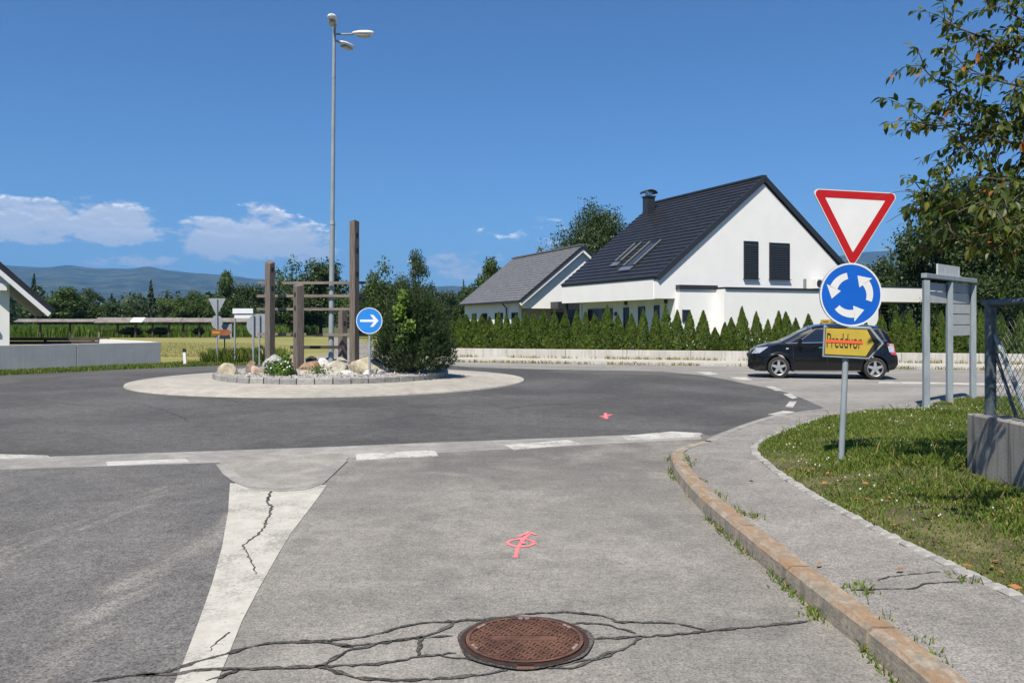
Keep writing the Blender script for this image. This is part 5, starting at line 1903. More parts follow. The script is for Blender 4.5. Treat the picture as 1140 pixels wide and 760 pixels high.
def roof_side(parent, x_r, z_r, x_e, z_e, y0, y1, ncourse, mat, thick=.10, step=.03):
    """tile courses from eave to ridge on one slope"""
    dx, dz = x_r - x_e, z_r - z_e
    L_ = math.hypot(dx, dz)
    nx, nz_ = -dz / L_, dx / L_
    if nz_ < 0: nx, nz_ = -nx, -nz_
    for k in range(ncourse):
        t0, t1 = k / ncourse, min(1.0, (k + 1.12) / ncourse)
        p0 = (x_e + dx * t0, z_e + dz * t0); p1 = (x_e + dx * t1, z_e + dz * t1)
        h0, h1 = thick + step, thick
        vs = []
        for yy in (y0, y1):
            vs += [(p0[0], yy, p0[1]), (p0[0] + nx * h0, yy, p0[1] + nz_ * h0), (p1[0] + nx * h1, yy, p1[1] + nz_ * h1), (p1[0], yy, p1[1])]
        b = MB(); b._add(vs, [(0, 1, 2, 3), (7, 6, 5, 4), (0, 4, 5, 1), (1, 5, 6, 2), (2, 6, 7, 3), (3, 7, 4, 0)])
        b.build('tile_course', mat, parent)


# --- main house
HA = math.atan2(.392, .92)
H1 = house('house', 'white gabled house with black roof and chimney behind the thuja hedge', (12.2, 40.0), HA)
RZ, EZ, EX, HL = 8.5, 3.56, 6.1, 9.7
gab = [(-5.1, 0), (5.9, 0), (5.9, EZ - .05), (0, RZ - .22), (-6.05, EZ - .05), (-6.05, 2.66), (-5.1, 2.66)]
wall_poly(H1, 'gable_wall', gab, 0.02, .3, M['render_white'])
b = MB(); b.box((-5.0, 4.7, 1.32), (.2, 8.75, 2.66)); b.build('side_wall', M['render_white'], H1)
b = MB(); b.box((0.4, 9.4, 1.9), (10.9, .25, 3.9)); b.build('rear_wall', M['render_white'], H1)
b = MB(); b.box((5.8, 4.7, 1.7), (.2, 8.7, 3.4)); b.build('side_wall', M['render_white'], H1)
b = MB(); b.box((-6.0, 5.0, 3.1), (.16, 9.36, .94)); b.build('eave_parapet', M['render_white'], H1)
b = MB(); b.box((-5.5, 5.0, 2.70), (.84, 9.3, .12)); b.build('soffit', M['render_white'], H1)
b = MB(); b.box((-6.0, 5.0, 3.585), (.20, 9.4, .03)); b.build('parapet_coping', M['anthr'], H1)
rf = thing('roof', None, None); rf.parent = H1
roof_side(rf, 0, RZ, -EX + .02, EZ + .02, -.02, HL, 25, M['roof_black'], .09, .045)
b = MB(); b._add([(0, -.02, RZ), (EX, -.02, EZ), (EX, HL, EZ), (0, HL, RZ), (0, -.02, RZ + .12), (EX, -.02, EZ + .12), (EX, HL, EZ + .12), (0, HL, RZ + .12)], [(0, 1, 2, 3), (4, 7, 6, 5), (0, 4, 5, 1), (1, 5, 6, 2), (2, 6, 7, 3)])
b.build('rear_slope', M['roof_black'], rf)
b = MB(); b.bar((0, -.06, RZ + .13), (0, HL, RZ + .13), .26, .10); b.build('ridge_cap', M['roof_black'], rf)
for sx in (-1, 1):
    b = MB(); b.bar((0.0, -.05, RZ + .02), (sx * EX, -.05, EZ + .02), .09, .25, (0, 0, 1)); b.build('verge_board', M['anthr'], rf)
def roof_pt(u, v, off=.15):
    """u along slope from eave (0..1), v along the ridge, on the left slope"""
    L_ = math.hypot(EX, RZ - EZ); nx, nz_ = -(RZ - EZ) / L_, EX / L_
    return Vector((-EX + EX * u + nx * off, v, EZ + (RZ - EZ) * u + nz_ * off))
for (u0, u1, v0, v1) in [(.21, .41, 5.15, 5.75), (.14, .40, 3.2, 4.2)]:
    b = MB(); A, B, C_, D_ = roof_pt(u0, v0), roof_pt(u0, v1), roof_pt(u1, v1), roof_pt(u1, v0)
    b._add([A, B, C_, D_], [(0, 1, 2, 3)]); wdw = b.build('roof_window', M['skyglass'], rf)
    b = MB()
    for p, q in ((A, B), (B, C_), (C_, D_), (D_, A)): b.bar(p, q, .10, .10)
    if v1 - v0 > 1.2: b.bar((A + B) / 2, (C_ + D_) / 2, .12, .11)
    b.build('frame', M['anthr'], wdw)
    b = MB(); a2, b2 = roof_pt(u0 - .03, v0 - .05, .18), roof_pt(u0 - .03, v1 + .05, .18); b.bar(a2, b2, .32, .05, (-.6, 0, .8)); b.build('apron_flashing', M['alu'], wdw)
    for q, q2 in ((A, D_), (B, C_)):
        b = MB(); off = Vector((-.02, 0, .07)); b.bar(q + off, q2 + off, .035, .03); b.build('edge_trim', M['sign_back'], wdw)
b = MB(); b.box((-1.05, 8.6, 7.98), (.52, .5, 1.5)); ch = b.build('chimney', M['anthr'], rf, bevel=.01)
b = MB(); b.box((-1.05, 8.6, 8.76), (.62, .60, .07)); b.build('crown_slab', M['anthr'], ch)
b = MB(); b.box((-1.05, 8.6, 8.89), (.30, .26, .2)); b.build('flue', M['alu'], ch)
b = MB()
arc = [(math.cos(a) * .40, math.sin(a) * .20) for a in [PI * k / 8 for k in range(9)]]
b.prism([(x - 1.05, 8.96 + z) for x, z in arc] + [(x * .93 - 1.05, 8.93 + z) for x, z in arc[::-1]], .66, Matrix.Translation((0, 8.27, 0))); b.build('cowl', M['anthr'], ch)
window_y(H1, 0.02, -1.21, -.36, 3.67, 5.46, True)
window_y(H1, 0.02, .32, 1.56, 3.67, 5.44, True)
# openings under the overhang
window_x(H1, -5.1, 5.7, 8.36, .1, 2.3, 'glazed_door')
b = MB(); b.box((-5.14, 6.9, 1.2), (.03, .5, 2.1)); b.build('door_panel', M['skyglass'], H1)
for (y0, y1, z0, z1) in [(4.08, 4.56, .3, 2.32), (2.57, 3.14, 1.2, 2.35), (1.3, 1.72, 1.55, 2.38)]: window_x(H1, -5.1, y0, y1, z0, z1)
for (y, z) in [(5.3, 2.0), (8.6, 2.0), (4.3, 2.55), (.7, 2.55)]:
    b = MB(); b.box((-5.16, y, z), (.12, .12, .2)); b.build('wall_lamp', M['anthr'], H1)
b = MB(); b.box((-5.9, 9.5, 1.32), (.16, .16, 2.64)); b.build('porch_post', M['anthr'], H1)
# flat-roofed front extension and carport
b = MB(); b.box((-3.95, -.1, 1.55), (2.1, .24, 3.1)); b.build('extension_wall', M['render_white'], H1)
b = MB(); b.box((1.75, -.42, 1.55), (9.5, .86, 3.1)); b.build('extension_wall', M['render_white'], H1)
b = MB(); b.box((-4.0, -.12, 3.19), (2.14, .34, .20)); b.build('coping', M['anthr'], H1, bevel=.01)
b = MB(); b.box((1.82, -.44, 3.15), (9.56, .96, .10)); b.build('coping', M['anthr'], H1, bevel=.01)
window_y(H1, -.22, -4.88, -4.45, 1.6, 2.15)
ac = MB(); ac.box((3.2, -.35, 3.48), (.85, .36, .52)); aco = ac.build('air_conditioner', M['plastic_white'], H1, bevel=.02)
b = MB(); n = 20
b._add([(2.98 + .19 * math.cos(2 * PI * k / n), -.534, 3.47 + .19 * math.sin(2 * PI * k / n)) for k in range(n)], [tuple(range(n))]); b.build('fan_grille', M['anthr'], aco)
b = MB(); b.box((2.25, -.3, 3.45), (.12, .10, .5)); b.build('pipe_cover', M['sign_back'], H1)
b = MB(); b.box((9.4, 1.6, 2.98), (5.8, 4.9, .74)); b.build('carport_roof', M['render_white'], H1)
b = MB(); b.box((9.4, 1.6, 3.38), (5.84, 4.94, .06)); b.build('carport_coping', M['anthr'], H1)
cs = thing('slatted_screen', None, None); cs.parent = H1
k = 0
z = .2
while z < 2.55:
    b = MB(); b.box((9.3, 3.6, z), (5.4, .05, .17)); b.build('slat', M['wood_fence'], cs); z += .21
for x in (6.8, 12.1):
    b = MB(); b.box((x, -.6, 1.3), (.14, .14, 2.6)); b.build('carport_post', M['anthr'], H1)

# --- grey-roofed house
HB = math.atan2(.36, .93)
H2 = house('house', 'white bungalow with light grey tiled roof left of the black-roofed house', (4.64, 54.0), HB)
RZ2, EZ2, EX2, HL2 = 6.5, 2.9, 4.43, 12.7
rf2 = thing('roof', None, None); rf2.parent = H2
roof_side(rf2, 0, RZ2, -EX2, EZ2, 0, HL2, 20, M['roof_grey'], .07, .03)
b = MB(); b._add([(0, 0, RZ2), (EX2, 0, EZ2), (EX2, HL2, EZ2), (0, HL2, RZ2), (0, 0, RZ2 + .1), (EX2, 0, EZ2 + .1), (EX2, HL2, EZ2 + .1), (0, HL2, RZ2 + .1)], [(0, 1, 2, 3), (4, 7, 6, 5), (0, 4, 5, 1), (1, 5, 6, 2), (2, 6, 7, 3)])
b.build('rear_slope', M['roof_grey'], rf2)
for k in range(26):
    b = MB(); b.bar((0, .02 + k * .488, RZ2 + .12), (0, .02 + k * .488 + .47, RZ2 + .14), .26, .10); b.build('ridge_tile', M['roof_grey'], rf2)
for sx in (-1, 1):
    b = MB(); b.bar((0, -.03, RZ2 + .0), (sx * EX2, -.03, EZ2 + .0), .06, .18); b.build('verge_tile', M['anthr'], rf2)
    b = MB(); b.bar((0, .02, RZ2 - .2), (sx * EX2, .02, EZ2 - .2), .05, .24); b.build('verge_fascia', M['trim_white'], rf2)
b = MB(); b.tube([(-EX2 - .06, -.02, EZ2 - .02), (-EX2 - .06, HL2, EZ2 - .02)], .08, 8); b.build('gutter', M['anthr'], rf2, smooth=True)
b = MB(); b.tube([(-EX2 - .02, 3.2, EZ2 - .05), (-4.15, 3.2, EZ2 - .4), (-4.12, 3.2, 0)], .05, 8); b.build('downpipe', M['anthr'], H2, smooth=True)
wall_poly(H2, 'gable_wall', [(-4.0, 2.45), (4.0, 2.45), (4.0, EZ2 + .2), (0, RZ2 - .25), (-4.0, EZ2 + .2)], .28, .5, M['render_white'])
b = MB(); b.box((-3.95, 6.9, 1.45), (.2, 11.4, 2.9)); b.build('side_wall', M['render_white'], H2)
b = MB(); b.box((-2.3, 1.6, 1.2), (3.4, .2, 2.46)); b.build('porch_wall', M['beige'], H2)
b = MB(); b.box((2.2, .75, 1.2), (3.6, .3, 2.46)); b.build('front_wall', M['render_white'], H2)
b = MB(); b.box((0, 12.5, 1.45), (8, .2, 2.9)); b.build('rear_wall', M['render_white'], H2)
b = MB(); b.box((3.95, 6.5, 1.45), (.2, 11.4, 2.9)); b.build('side_wall', M['render_white'], H2)
b = MB(); b.box((-.6, -.2, 2.62), (3.2, 1.5, .5)); b.build('porch_canopy', M['anthr'], H2)
b = MB(); b.box((.9, -.8, 1.2), (.18, .18, 2.4)); b.build('porch_post', M['anthr'], H2)
window_y(H2, 1.5, -1.6, -.7, .6, 2.2)
def h2y(px):
    k = (px - HX) / FOC
    c0, s0 = math.cos(HB), math.sin(HB)
    # point x=-4.05: (4.64 + c0*x - s0*y, 54 + s0*x + c0*y)
    x = -4.05
    return (4.64 + c0 * x - k * (54 + s0 * x)) / (s0 + k * c0)
for (a, c) in [(526, 530.5), (537, 542.5), (551.5, 560), (570, 582)]:
    y1, y0 = h2y(a), h2y(c)
    window_x(H2, -4.05, max(y0, 1.3), y1, .7 if a < 565 else .1, 2.2)

# --- house at the left edge
H3 = house('house', 'corner of a white house with dark steep roof at the left edge', (-25.6, 34.0), R(33))
H3.location = (-18.96 - 6.64 * math.cos(R(33)), 34.0 - 6.64 * math.sin(R(33)), 0)
z_e, x_e, x_w = 1.95, 6.64, 5.2          # eave tip and wall corner, local x from the ridge
rz3 = z_e + x_e * .97
wall_poly(H3, 'gable_wall', [(-5.2, 0), (x_w, 0), (x_w, z_e + (x_e - x_w) * .97 - .12), (0, rz3 - .25), (-5.2, z_e + 1.2)], .9, .3, M['render_white'])
b = MB(); b.box((x_w - .15, 6.3, 1.4), (.3, 10.2, 2.8)); b.build('side_wall', M['render_white'], H3)
rf3 = thing('roof', None, None); rf3.parent = H3
for sx in (-1, 1):
    b = MB(); pts = [(0, rz3), (sx * x_e, z_e), (sx * (x_e + .08), z_e + .22), (0, rz3 + .38)]
    b.prism(pts, 11.5, Matrix.Translation((0, 0, 0))); b.build('slope', M['roof_black'], rf3)
    b = MB(); b.prism([(0, rz3 - .02), (sx * x_e, z_e - .02), (sx * x_e, z_e - .06), (0, rz3 - .06)], 11.4, Matrix.Translation((0, .03, 0))); b.build('soffit', M['soffit'], rf3)
    b = MB(); b.prism([(0, rz3 - .0), (sx * (x_e + .0), z_e - .0), (sx * (x_e - .12), z_e - .14), (0, rz3 - .2)], .05, Matrix.Translation((0, -.055, 0))); b.build('verge_fascia', M['trim_white'], rf3)
b = MB(); b.box((x_w - .25, .55, z_e + 1.05), (.28, .8, .28)); b.build('purlin', M['trim_white'], H3)
b = MB(); b.box((4.75, .86, 1.18), (.16, .1, .16)); b.build('wall_lamp', M['anthr'], H3)

# left boundary wall
LW = thing('boundary_wall', 'smooth grey concrete boundary wall at the left roadside', 'wall', (0, 0, 0))
a0, a1 = Vector((-13.25, 31.0)), Vector((-16.6, 26.75))
dirw = (a1 - a0).normalized()
segs = [0, 3.05, 7.4, 12, 16]
for s0, s1 in zip(segs, segs[1:]):
    p, q = a0 + dirw * s0, a0 + dirw * (s1 - .02)
    b = MB(); b.bar((p.x, p.y, .36), (q.x, q.y, .36), .28, .94); b.build('wall_panel', M['grey_wall'], LW, bevel=.006)
b = MB(); b.bar((-13.5, 31.2, .40), (-18.6, 36.9, .40), .2, .88); b.build('return_wall', M['trim_white'], LW)
WF = thing('board_fence', 'low dark board fence in front of the left house', 'fence', (0, 0, 0))
for k in range(5):
    b = MB(); b.box((-20.6 + .5, 36.2 - k * .02, .2 + k * .16), (5.0, .04, .14)); b.build('board', M['wood_fence'], WF)
for x in (-22.4, -20.5, -18.4, -17.8):
    b = MB(); b.box((x, 36.3, .42), (.1, .1, .95)); b.build('post', M['wood_dark'], WF)

# ------------------------------------------------------------------ car
def build_car():
    hvec = Vector((-2.45, .60)).normalized()
    nvec = Vector((-hvec.y, hvec.x))
    SX, SY, SZ = .91, .93, .95
    F = Vector((7.55, 23.4))
    O = F + hvec * .91 * SX - nvec * .78 * SY
    car = thing('car', 'black compact people carrier driving left behind the road signs', 'car', (O.x, O.y, .006), math.atan2(hvec.y, hvec.x))
    car.scale = (SX, SY, SZ)
    LEN = 4.36
    top_pts = [(0, .60), (.03, .72), (.09, .83), (.3, .95), (.61, 1.045), (.96, 1.10), (1.2, 1.215), (1.55, 1.40), (1.92, 1.555), (2.2, 1.60), (2.6, 1.62), (3.05, 1.61), (3.5, 1.58), (3.8, 1.54), (4.0, 1.47), (4.1, 1.33), (4.21, 1.08), (4.28, .88), (4.34, .74), (4.36, .62)]
    tx, tz = [p[0] for p in top_pts], [p[1] for p in top_pts]
    def ztop(x): return float(np.interp(x, tx, tz))
    wheels = (.91, 3.69)
    def zbot(x):
        zb = float(np.interp(x, [0, .05, .35, .6, 3.9, 4.25, 4.36], [.36, .26, .2, .2, .22, .30, .44]))
        for wx in wheels:
            q = .375 ** 2 - (x - wx) ** 2
            if q > 0: zb = max(zb, .32 + math.sqrt(q))
        return zb
    def plan(x):
        w = .875
        if x < .8: w *= (1 - .36 * ((.8 - x) / .8) ** 2.6)
        if x > 3.7: w *= (1 - .20 * ((x - 3.7) / .66) ** 2.4)
        return w
    def W(x, z):
        w = plan(x)
        if z < .45: w -= .06 * ((.45 - z) / .3) ** 1.5
        elif z > 1.0: w -= .40 * (z - 1.0) + .12 * max(0, z - 1.3)
        elif z > .62: w -= .03 * ((z - .62) / .38)
        if .62 < z < .72: w += .008 * math.sin((z - .62) / .1 * PI)
        for wx in wheels:      # flared arches
            dd = math.hypot(x - wx, z - .32)
            if .30 < dd < .47: w += .018 * math.sin((dd - .30) / .17 * PI)
        return w
    def crown(x): return float(np.interp(x, [0, .2, 1.0, 1.4, 2.0, 3.6, 4.0, 4.2, 4.36], [.06, .10, .09, .08, .07, .07, .10, .12, .06]))
    xs = sorted(set([round(v, 3) for v in list(np.linspace(0, .2, 9)) + list(np.linspace(.2, 1.45, 50)) + list(np.linspace(1.45, 3.1, 36)) + list(np.linspace(3.1, 4.2, 46)) + list(np.linspace(4.2, LEN, 10))]))
    NS, NT_ = 22, 9
    vs, fs = [], []
    rows = []
    for x in xs:
        zb, zt_, cr = zbot(x), ztop(x), crown(x)
        zs = zt_ - cr
        row = []
        for k in range(NS + 1):
            z = zb + (zs - zb) * k / NS
            row.append((-x, W(x, z), z))
        wsd = W(x, zs)
        for k in range(1, NT_ + 1):
            u = k / NT_
            row.append((-x, wsd * (1 - u), zs + cr * (1 - (1 - u) ** 2.4)))
        full = row + [(p[0], -p[1], p[2]) for p in row[-2::-1]]
        rows.append(full)
    m = len(rows[0])
    for rw in rows: vs += rw
    for i in range(len(rows) - 1):
        for k in range(m - 1):
            fs.append((i * m + k, i * m + k + 1, (i + 1) * m + k + 1, (i + 1) * m + k))
    fs.append(tuple(range(m)))
    fs.append(tuple((len(rows) - 1) * m + k for k in range(m))[::-1])
    b = MB(); b._add(vs, fs)
    body = b.build('body', M['car'], car, auto=R(50))
    # dark underbody
    b = MB(); b.box((-2.15, 0, .34), (3.9, 1.45, .26)); b.box((-2.3, 0, .62), (1.9, 1.5, .4)); b.build('underbody', M['car_plastic'], car)

    def patch(name, poly, side, off, mat, parent, nx=10, nz=6):
        """poly = 4 corners in side view (x from front, z): bottom-front, bottom-rear, top-rear, top-front"""
        A, B, C_, D_ = [Vector(p) for p in poly]
        vs, fs = [], []
        for j in range(nz + 1):
            for i in range(nx + 1):
                u, v = i / nx, j / nz
                q = A.lerp(B, u).lerp(D_.lerp(C_, u), v)
                vs.append((-q.x, side * (W(q.x, q.y) + off), q.y))
        for j in range(nz):
            for i in range(nx):
                a = j * (nx + 1) + i
                fs.append((a, a + 1, a + nx + 2, a + nx + 1))
        b = MB(); b._add(vs, fs)
        return b.build(name, mat, parent, smooth=True)
    for s_ in (1, -1):
        patch('window_band', [(1.16, 1.045), (4.02, 1.13), (3.86, 1.475), (2.0, 1.475)], s_, .003, M['car_plastic'], body, 20, 8)
        for poly in ([(1.50, 1.07), (2.26, 1.09), (2.30, 1.455), (2.02, 1.455)], [(1.24, 1.06), (1.46, 1.07), (1.80, 1.34), (1.66, 1.28)], [(2.36, 1.095), (3.24, 1.12), (3.20, 1.455), (2.38, 1.455)], [(3.32, 1.125), (3.95, 1.145), (3.80, 1.45), (3.30, 1.455)]):
            patch('side_window', poly, s_, .008, M['car_glass'], body)
        # chrome strips along roof edge and sill
        patch('window_trim', [(1.12, 1.028), (4.04, 1.112), (4.04, 1.13), (1.12, 1.046)], s_, .010, M['chrome'] if s_ > 0 else M['chrome'], body, 20, 1)
        patch('sill_strip', [(1.36, .215), (3.26, .235), (3.26, .255), (1.36, .235)], s_, .014, M['chrome'], body, 8, 1)
        patch('headlight', [(.10, .72), (.34, .74), (.60, .93), (.24, .90)], s_, .008, M['lamp_clear'], body, 8, 5)
        tl = patch('tail_light', [(4.14, .74), (4.30, .70), (4.235, 1.04), (4.03, 1.06)], s_, .008, M['lamp_red'], body, 6, 6)
        patch('clear_lens', [(4.09, .80), (4.25, .78), (4.215, 1.035), (4.03, 1.045)], s_, .014, M['lamp_clear'], tl, 4, 5)
        patch('door_gap', [(1.36, .30), (1.372, .30), (1.322, 1.03), (1.31, 1.03)], s_, .004, M['car_plastic'], body, 1, 10)
        patch('door_gap', [(2.32, .28), (2.332, .28), (2.332, 1.06), (2.32, 1.06)], s_, .004, M['car_plastic'], body, 1, 10)
        patch('door_gap', [(3.24, .62), (3.252, .62), (3.30, 1.08), (3.288, 1.08)], s_, .004, M['car_plastic'], body, 1, 8)
        for hx in (2.08, 3.02): patch('door_handle', [(hx, .90), (hx + .2, .905), (hx + .2, .94), (hx, .935)], s_, .028, M['chrome'], body, 3, 1)
        patch('side_repeater', [(1.12, .86), (1.2, .865), (1.2, .905), (1.13, .90)], s_, .008, M['lamp_clear'], body, 2, 1)
        b = MB(); b.box((-1.52, s_ * .95, 1.10), (.11, .20, .15)); b.build('wing_mirror', M['car'], body, bevel=.03)
        for wx in wheels:
            wh = thing('wheel', None, None); wh.parent = car; wh.location = (-wx, s_ * .775, .32)
            n = 40
            prof = [(.205, -.10), (.29, -.105), (.318, -.085), (.32, -.03), (.32, .06), (.315, .09), (.29, .105), (.205, .10)]
            vs = []
            for k in range(n):
                a = 2 * PI * k / n
                for rr_, yy in prof: vs.append((math.cos(a) * rr_, s_ * yy, math.sin(a) * rr_))
            mm = len(prof)
            fs = [(k * mm + j, k * mm + j + 1, ((k + 1) % n) * mm + j + 1, ((k + 1) % n) * mm + j) for k in range(n) for j in range(mm - 1)]
            b = MB(); b._add(vs, fs); b.build('tyre', M['tyre'], wh, auto=R(40))
            b = MB()
            vs = []
            for k in range(n):
                a = 2 * PI * k / n
                for rr_, yy in ((.208, .102), (.222, .108), (.205, .085), (.19, -.05)): vs.append((math.cos(a) * rr_, s_ * yy, math.sin(a) * rr_))
            b._add(vs, [(k * 4 + j, k * 4 + j + 1, ((k + 1) % n) * 4 + j + 1, ((k + 1) % n) * 4 + j) for k in range(n) for j in range(3)])
            for k in range(5):
                a = 2 * PI * k / 5 + .3
                ca, sa = math.cos(a), math.sin(a)
                w0, w1 = .045, .033
                P_ = [(.03, -w0), (.205, -w1), (.205, w1), (.03, w0)]
                vs = [(u * ca - v * sa, s_ * y_, u * sa + v * ca) for y_ in (.055, .092) for u, v in P_]
                b._add(vs, [(0, 1, 2, 3), (7, 6, 5, 4), (0, 4, 5, 1), (1, 5, 6, 2), (2, 6, 7, 3), (3, 7, 4, 0)])
            b.tube([(0, s_ * .04, 0), (0, s_ * .10, 0)], [.055, .045], 14)
            b.build('rim', M['rim'], wh, auto=R(30))
            b = MB(); b.tube([(0, s_ * -.02, 0), (0, s_ * .02, 0)], .17, 24); b.build('brake_disc', M['car_plastic'], wh)
            b = MB(); vs = []
            for k in range(25):
                a = PI * k / 24
                for yy in (.02, -.12): vs.append((math.cos(a) * .374, s_ * yy, math.sin(a) * .374))
            b._add(vs, [(2 * k, 2 * k + 1, 2 * k + 3, 2 * k + 2) for k in range(24)]); b.build('arch_liner', M['car_plastic'], wh)
    # windscreen and rear window over the crowned top
    def toppatch(name, x0, x1, wf, off, mat, n=14):
        vs, fs = [], []
        for i in range(n + 1):
            x = x0 + (x1 - x0) * i / n
            zt_, cr = ztop(x), crown(x); zs = zt_ - cr; ws = W(x, zs)
            for j in range(n + 1):
                yv = -1 + 2 * j / n
                u = 1 - abs(yv) * wf
                vs.append((-x + (-off * .5 if x > 3 else off * .5), ws * yv * wf, zs + cr * (1 - (1 - u) ** 2.4) + off))
        for i in range(n):
            for j in range(n):
                a = i * (n + 1) + j; fs.append((a, a + 1, a + n + 2, a + n + 1))
        b = MB(); b._add(vs, fs); return b.build(name, mat, body, smooth=True)
    toppatch('windscreen', 1.0, 1.90, .93, .008, M['car_glass'])
    toppatch('rear_window', 4.02, 4.18, .86, .010, M['car_glass'])
    b = MB(); b.box((-.02, 0, .66), (.06, .7, .10)); b.build('grille', M['car_plastic'], body, bevel=.01)
    b = MB(); b.box((.012, 0, .42), (.02, .5, .11)); b.build('number_plate', M['plastic_white'], body)
    for s_ in (1, -1):
        b = MB(); pts = [(-x, s_ * (W(x, ztop(x) - crown(x)) - .03), ztop(x) - .015) for x in np.linspace(1.75, 3.8, 16)]
        b.tube(pts, .022, 6); b.build('roof_rail', M['chrome'], body, smooth=True)
build_car()

# ------------------------------------------------------------------ cherry tree at the right edge
def cherry():
    r = np.random.default_rng(31)
    base = Vector((6.9, 8.1, .1))
    tree = thing('cherry_tree', 'leafy cherry branches with a few orange leaves at the upper right edge', 'tree', base)
    def L(p): return Vector(p) - base
    limbs = []          # main limbs: list of world points
    crotch = Vector((6.7, 8.0, 2.4))
    T = lambda px, py, d: P(px, py, d)
    limbs.append([base, Vector((6.85, 8.05, 1.2)), crotch])
    ends = [[(1225, 60, 7.6), (1150, 62, 7.4), (1095, 42, 7.2), (1052, 26, 7.1)],
            [(1230, 150, 7.9), (1150, 150, 7.6), (1085, 112, 7.4), (1045, 92, 7.3), (1026, 74, 7.2)],
            [(1220, 190, 7.6), (1140, 165, 7.3), (1082, 140, 7.2), (1034, 142, 7.1)],
            [(1220, 230, 7.4), (1150, 205, 7.0), (1100, 190, 6.9), (1060, 150, 6.9)],
            [(1230, 260, 7.8), (1150, 262, 7.4), (1080, 240, 7.2), (1024, 210, 7.1)],
            [(1220, 280, 7.6), (1140, 275, 7.2), (1075, 268, 7.1), (1030, 230, 7.0)],
            [(1215, 20, 7.8), (1150, -10, 7.6), (1110, -40, 7.5)],
            [(1210, 240, 5.6), (1165, 215, 5.3), (1120, 205, 5.1), (1095, 230, 5.0)],
            [(1210, 120, 7.0), (1150, 100, 6.8), (1110, 90, 6.7), (1075, 75, 6.7)],
            [(1240, -20, 8.0), (1200, -90, 7.8), (1140, -120, 7.6)], [(1290, 120, 8.4), (1330, 60, 8.6), (1380, 0, 8.8)], [(1290, 220, 8.6), (1360, 180, 9.2), (1420, 150, 9.6)],
            [(1210, 160, 7.2), (1160, 130, 7.0), (1120, 140, 6.9), (1090, 165, 6.9)], [(1220, 90, 7.3), (1165, 40, 7.1), (1125, 15, 7.0), (1100, 5, 7.0)], [(1220, 130, 7.6), (1170, 175, 7.4), (1130, 190, 7.3), (1095, 215, 7.3)], [(1215, 70, 7.7), (1165, 95, 7.6), (1130, 120, 7.5), (1105, 130, 7.5)], [(1210, 10, 7.5), (1160, 30, 7.3), (1120, 55, 7.3), (1098, 68, 7.3)], [(1220, 200, 6.8), (1170, 235, 6.6), (1125, 255, 6.5), (1090, 262, 6.5)]]
    twigs = []
    b = MB()
    b.tube([L(p) for p in limbs[0]], [.16, .13, .10], 10)
    for pts in ends:
        W_ = [crotch] + [T(*p) for p in pts]
        W_ = resample3(W_, .07)
        n = len(W_)
        b.tube([L(p) for p in W_], [max(.004, .05 * (1 - i / n) ** 1.3 + .004) for i in range(n)], 6)
        twigs.append((W_, 1.0))
        for i in list(range(int(n * .30), n, 1)):
            if r.random() < .08: continue
            d = (W_[min(i + 1, n - 1)] - W_[i - 1]).normalized()
            a = Vector(r.normal(size=3)); a.z *= .5
            dirn = (d * .7 + a.normalized() * .8).normalized()
            ln = r.uniform(.16, .52)
            tw = [W_[i], W_[i] + dirn * ln * .5 + Vector((0, 0, .02)), W_[i] + dirn * ln + Vector((0, 0, -.05))]
            tw = resample3(tw, .06)
            b.tube([L(p) for p in tw], [.005 * (1 - .7 * k / len(tw)) for k in range(len(tw))], 4)
            twigs.append((tw, .6))
    b.build('branches', M['twig'], tree, smooth=True)
    # leaf meshes: folded, pointed, drooping; leaf lies along +x from its stalk
    shapes = []
    for q in range(4):
        fold = .10 + .05 * q; bend = .10 + .08 * q
        st = [(0, 0), (.22, .17), (.5, .24), (.8, .13), (1, 0)]
        vs = [(x, 0, -bend * x * x) for x, w in st]
        vs += [(x, w, fold * w * 2 - bend * x * x) for x, w in st[1:4]] + [(x, -w, fold * w * 2 - bend * x * x) for x, w in st[1:4]]
        fs = [(0, 1, 5), (1, 2, 6, 5), (2, 3, 7, 6), (3, 4, 7), (0, 8, 1), (1, 8, 9, 2), (2, 9, 10, 3), (3, 10, 4)]
        shapes.append((np.array(vs), fs))
    mats = [leafmat('cherry_leaf_a', (0.032, 0.055, 0.012), (0.06, 0.085, 0.018), .4, .4), leafmat('cherry_leaf_b', (0.07, 0.10, 0.018), (0.13, 0.16, 0.03), .45, .4), leafmat('cherry_leaf_c', (0.16, 0.16, 0.03), (0.24, 0.20, 0.04), .45, .4), leafmat('cherry_leaf_rust', (0.28, 0.09, 0.015), (0.36, 0.14, 0.03), .35, .5)]
    me_lib = {}
    leaves = []
    for W_, dens in twigs:
        n = len(W_)
        for i in range(max(1, int(n * (.30 if dens == 1 else .05))), n):
            k = 4 if dens < 1 else 3
            for _ in range(k):
                if r.random() < .22: continue
                d = (W_[min(i + 1, n - 1)] - W_[i - 1]).normalized()
                a = Vector(r.normal(size=3)).normalized()
                dr = (d * .55 + a * .65 + Vector((0, 0, -.45))).normalized()
                up = Vector((r.normal() * .35, r.normal() * .35, 1)).normalized()
                yv = up.cross(dr)
                if yv.length < .1: continue
                yv.normalize(); zv = dr.cross(yv)
                s_ = r.uniform(.052, .10)
                pos = W_[i] + a * .015
                rot = Matrix((dr, yv, zv)).transposed()
                c = pos + dr * s_ * .5
                px, py = HX + c.x / c.y * FOC, HY - (c.z - CH) / c.y * FOC
                if px < 1004 and py > 150: continue
                area = s_ * s_ * abs(zv.dot(Vector((0, -1, 0)))) / c.y ** 2 if (px < 1140 and py > 0) else 0
                mi = int(r.choice(4, p=[.50, .40, .07, .03]))
                leaves.append((area, pos, rot, s_, int(r.integers(4)), mi))
    leaves.sort(key=lambda q: -q[0])
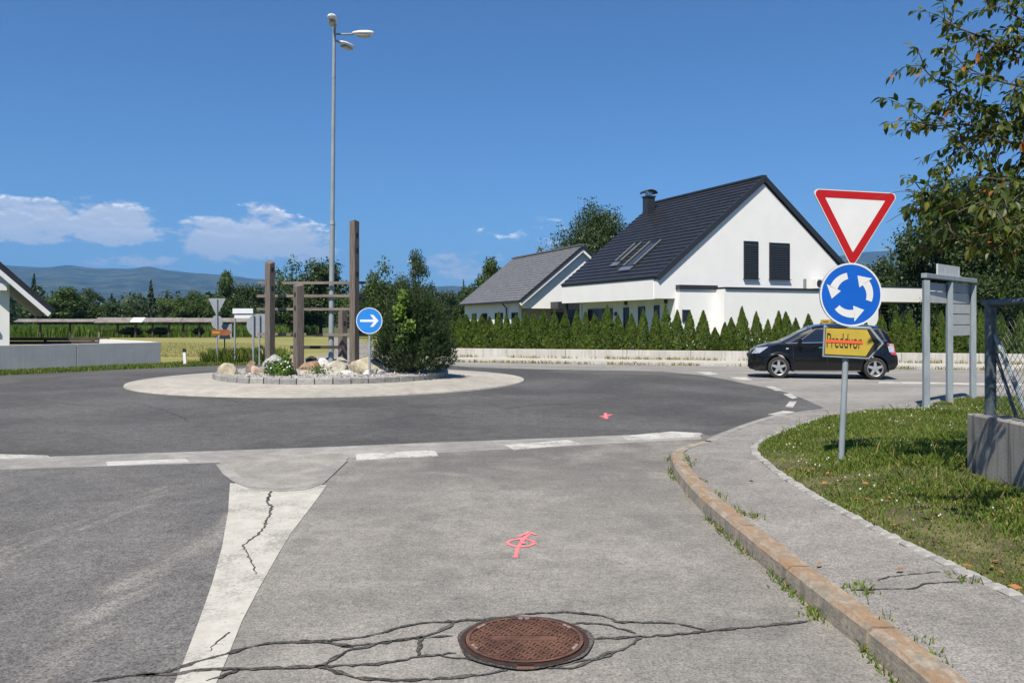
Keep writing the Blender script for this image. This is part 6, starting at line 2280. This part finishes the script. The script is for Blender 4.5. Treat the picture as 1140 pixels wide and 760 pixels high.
    for (area, pos, rot, s_, sh, mi) in leaves[:300]:
        key = (sh, mi)
        if key not in me_lib: me_lib[key] = mesh('leaf', shapes[sh][0], shapes[sh][1], mats[mi])
        o = link('leaf', me_lib[key], tree)
        o.matrix_local = Matrix.Translation(L(pos)) @ rot.to_4x4() @ Matrix.Scale(s_, 4)
    groups = {}
    vs, fs, ms = [], [], []
    for (area, pos, rot, s_, sh, mi) in leaves[300:]:
        A = np.array(rot)
        V = shapes[sh][0] @ A.T * s_ + np.array(L(pos))
        o_ = len(vs); vs += [tuple(v) for v in V]; fs += [tuple(k + o_ for k in f) for f in shapes[sh][1]]; ms += [mi] * len(shapes[sh][1])
    me = bpy.data.meshes.new('foliage'); me.from_pydata(vs, [], fs)
    for m_ in mats: me.materials.append(m_)
    me.polygons.foreach_set('material_index', ms); me.update()
    link('foliage', me, tree)['kind'] = 'stuff'


def resample3(pts, step):
    dense = []
    pts = [Vector(p) for p in pts]
    for i in range(len(pts) - 1):
        p0, p1, p2, p3 = pts[max(i - 1, 0)], pts[i], pts[i + 1], pts[min(i + 2, len(pts) - 1)]
        n = max(2, int((p2 - p1).length / step))
        for k in range(n):
            t = k / n
            dense.append(0.5 * ((2 * p1) + (p2 - p0) * t + (2 * p0 - 5 * p1 + 4 * p2 - p3) * t * t + (3 * p1 - p0 - 3 * p2 + p3) * t ** 3))
    dense.append(pts[-1])
    return dense


cherry()

# ------------------------------------------------------------------ air: one closed box of even haze round everything
def haze():
    b = MB(); b.box((0, 0, 549), (2 * S + 200, 2 * S + 200, 1101))
    m = bpy.data.materials.new('haze_air'); m.use_nodes = True
    t = NT(m.node_tree); t.n.clear()
    out = t.add('ShaderNodeOutputMaterial')
    v = t.add('ShaderNodeVolumePrincipled')
    v.inputs['Color'].default_value = (.225, .50, .95, 1)
    v.inputs['Density'].default_value = 8.5e-5
    v.inputs['Anisotropy'].default_value = 0.0
    t.l.new(v.outputs[0], out.inputs['Volume'])
    o = b.build('haze', m)
    tag(o, 'thin bluish summer haze in the air over the valley', 'haze', kind='stuff')
haze()
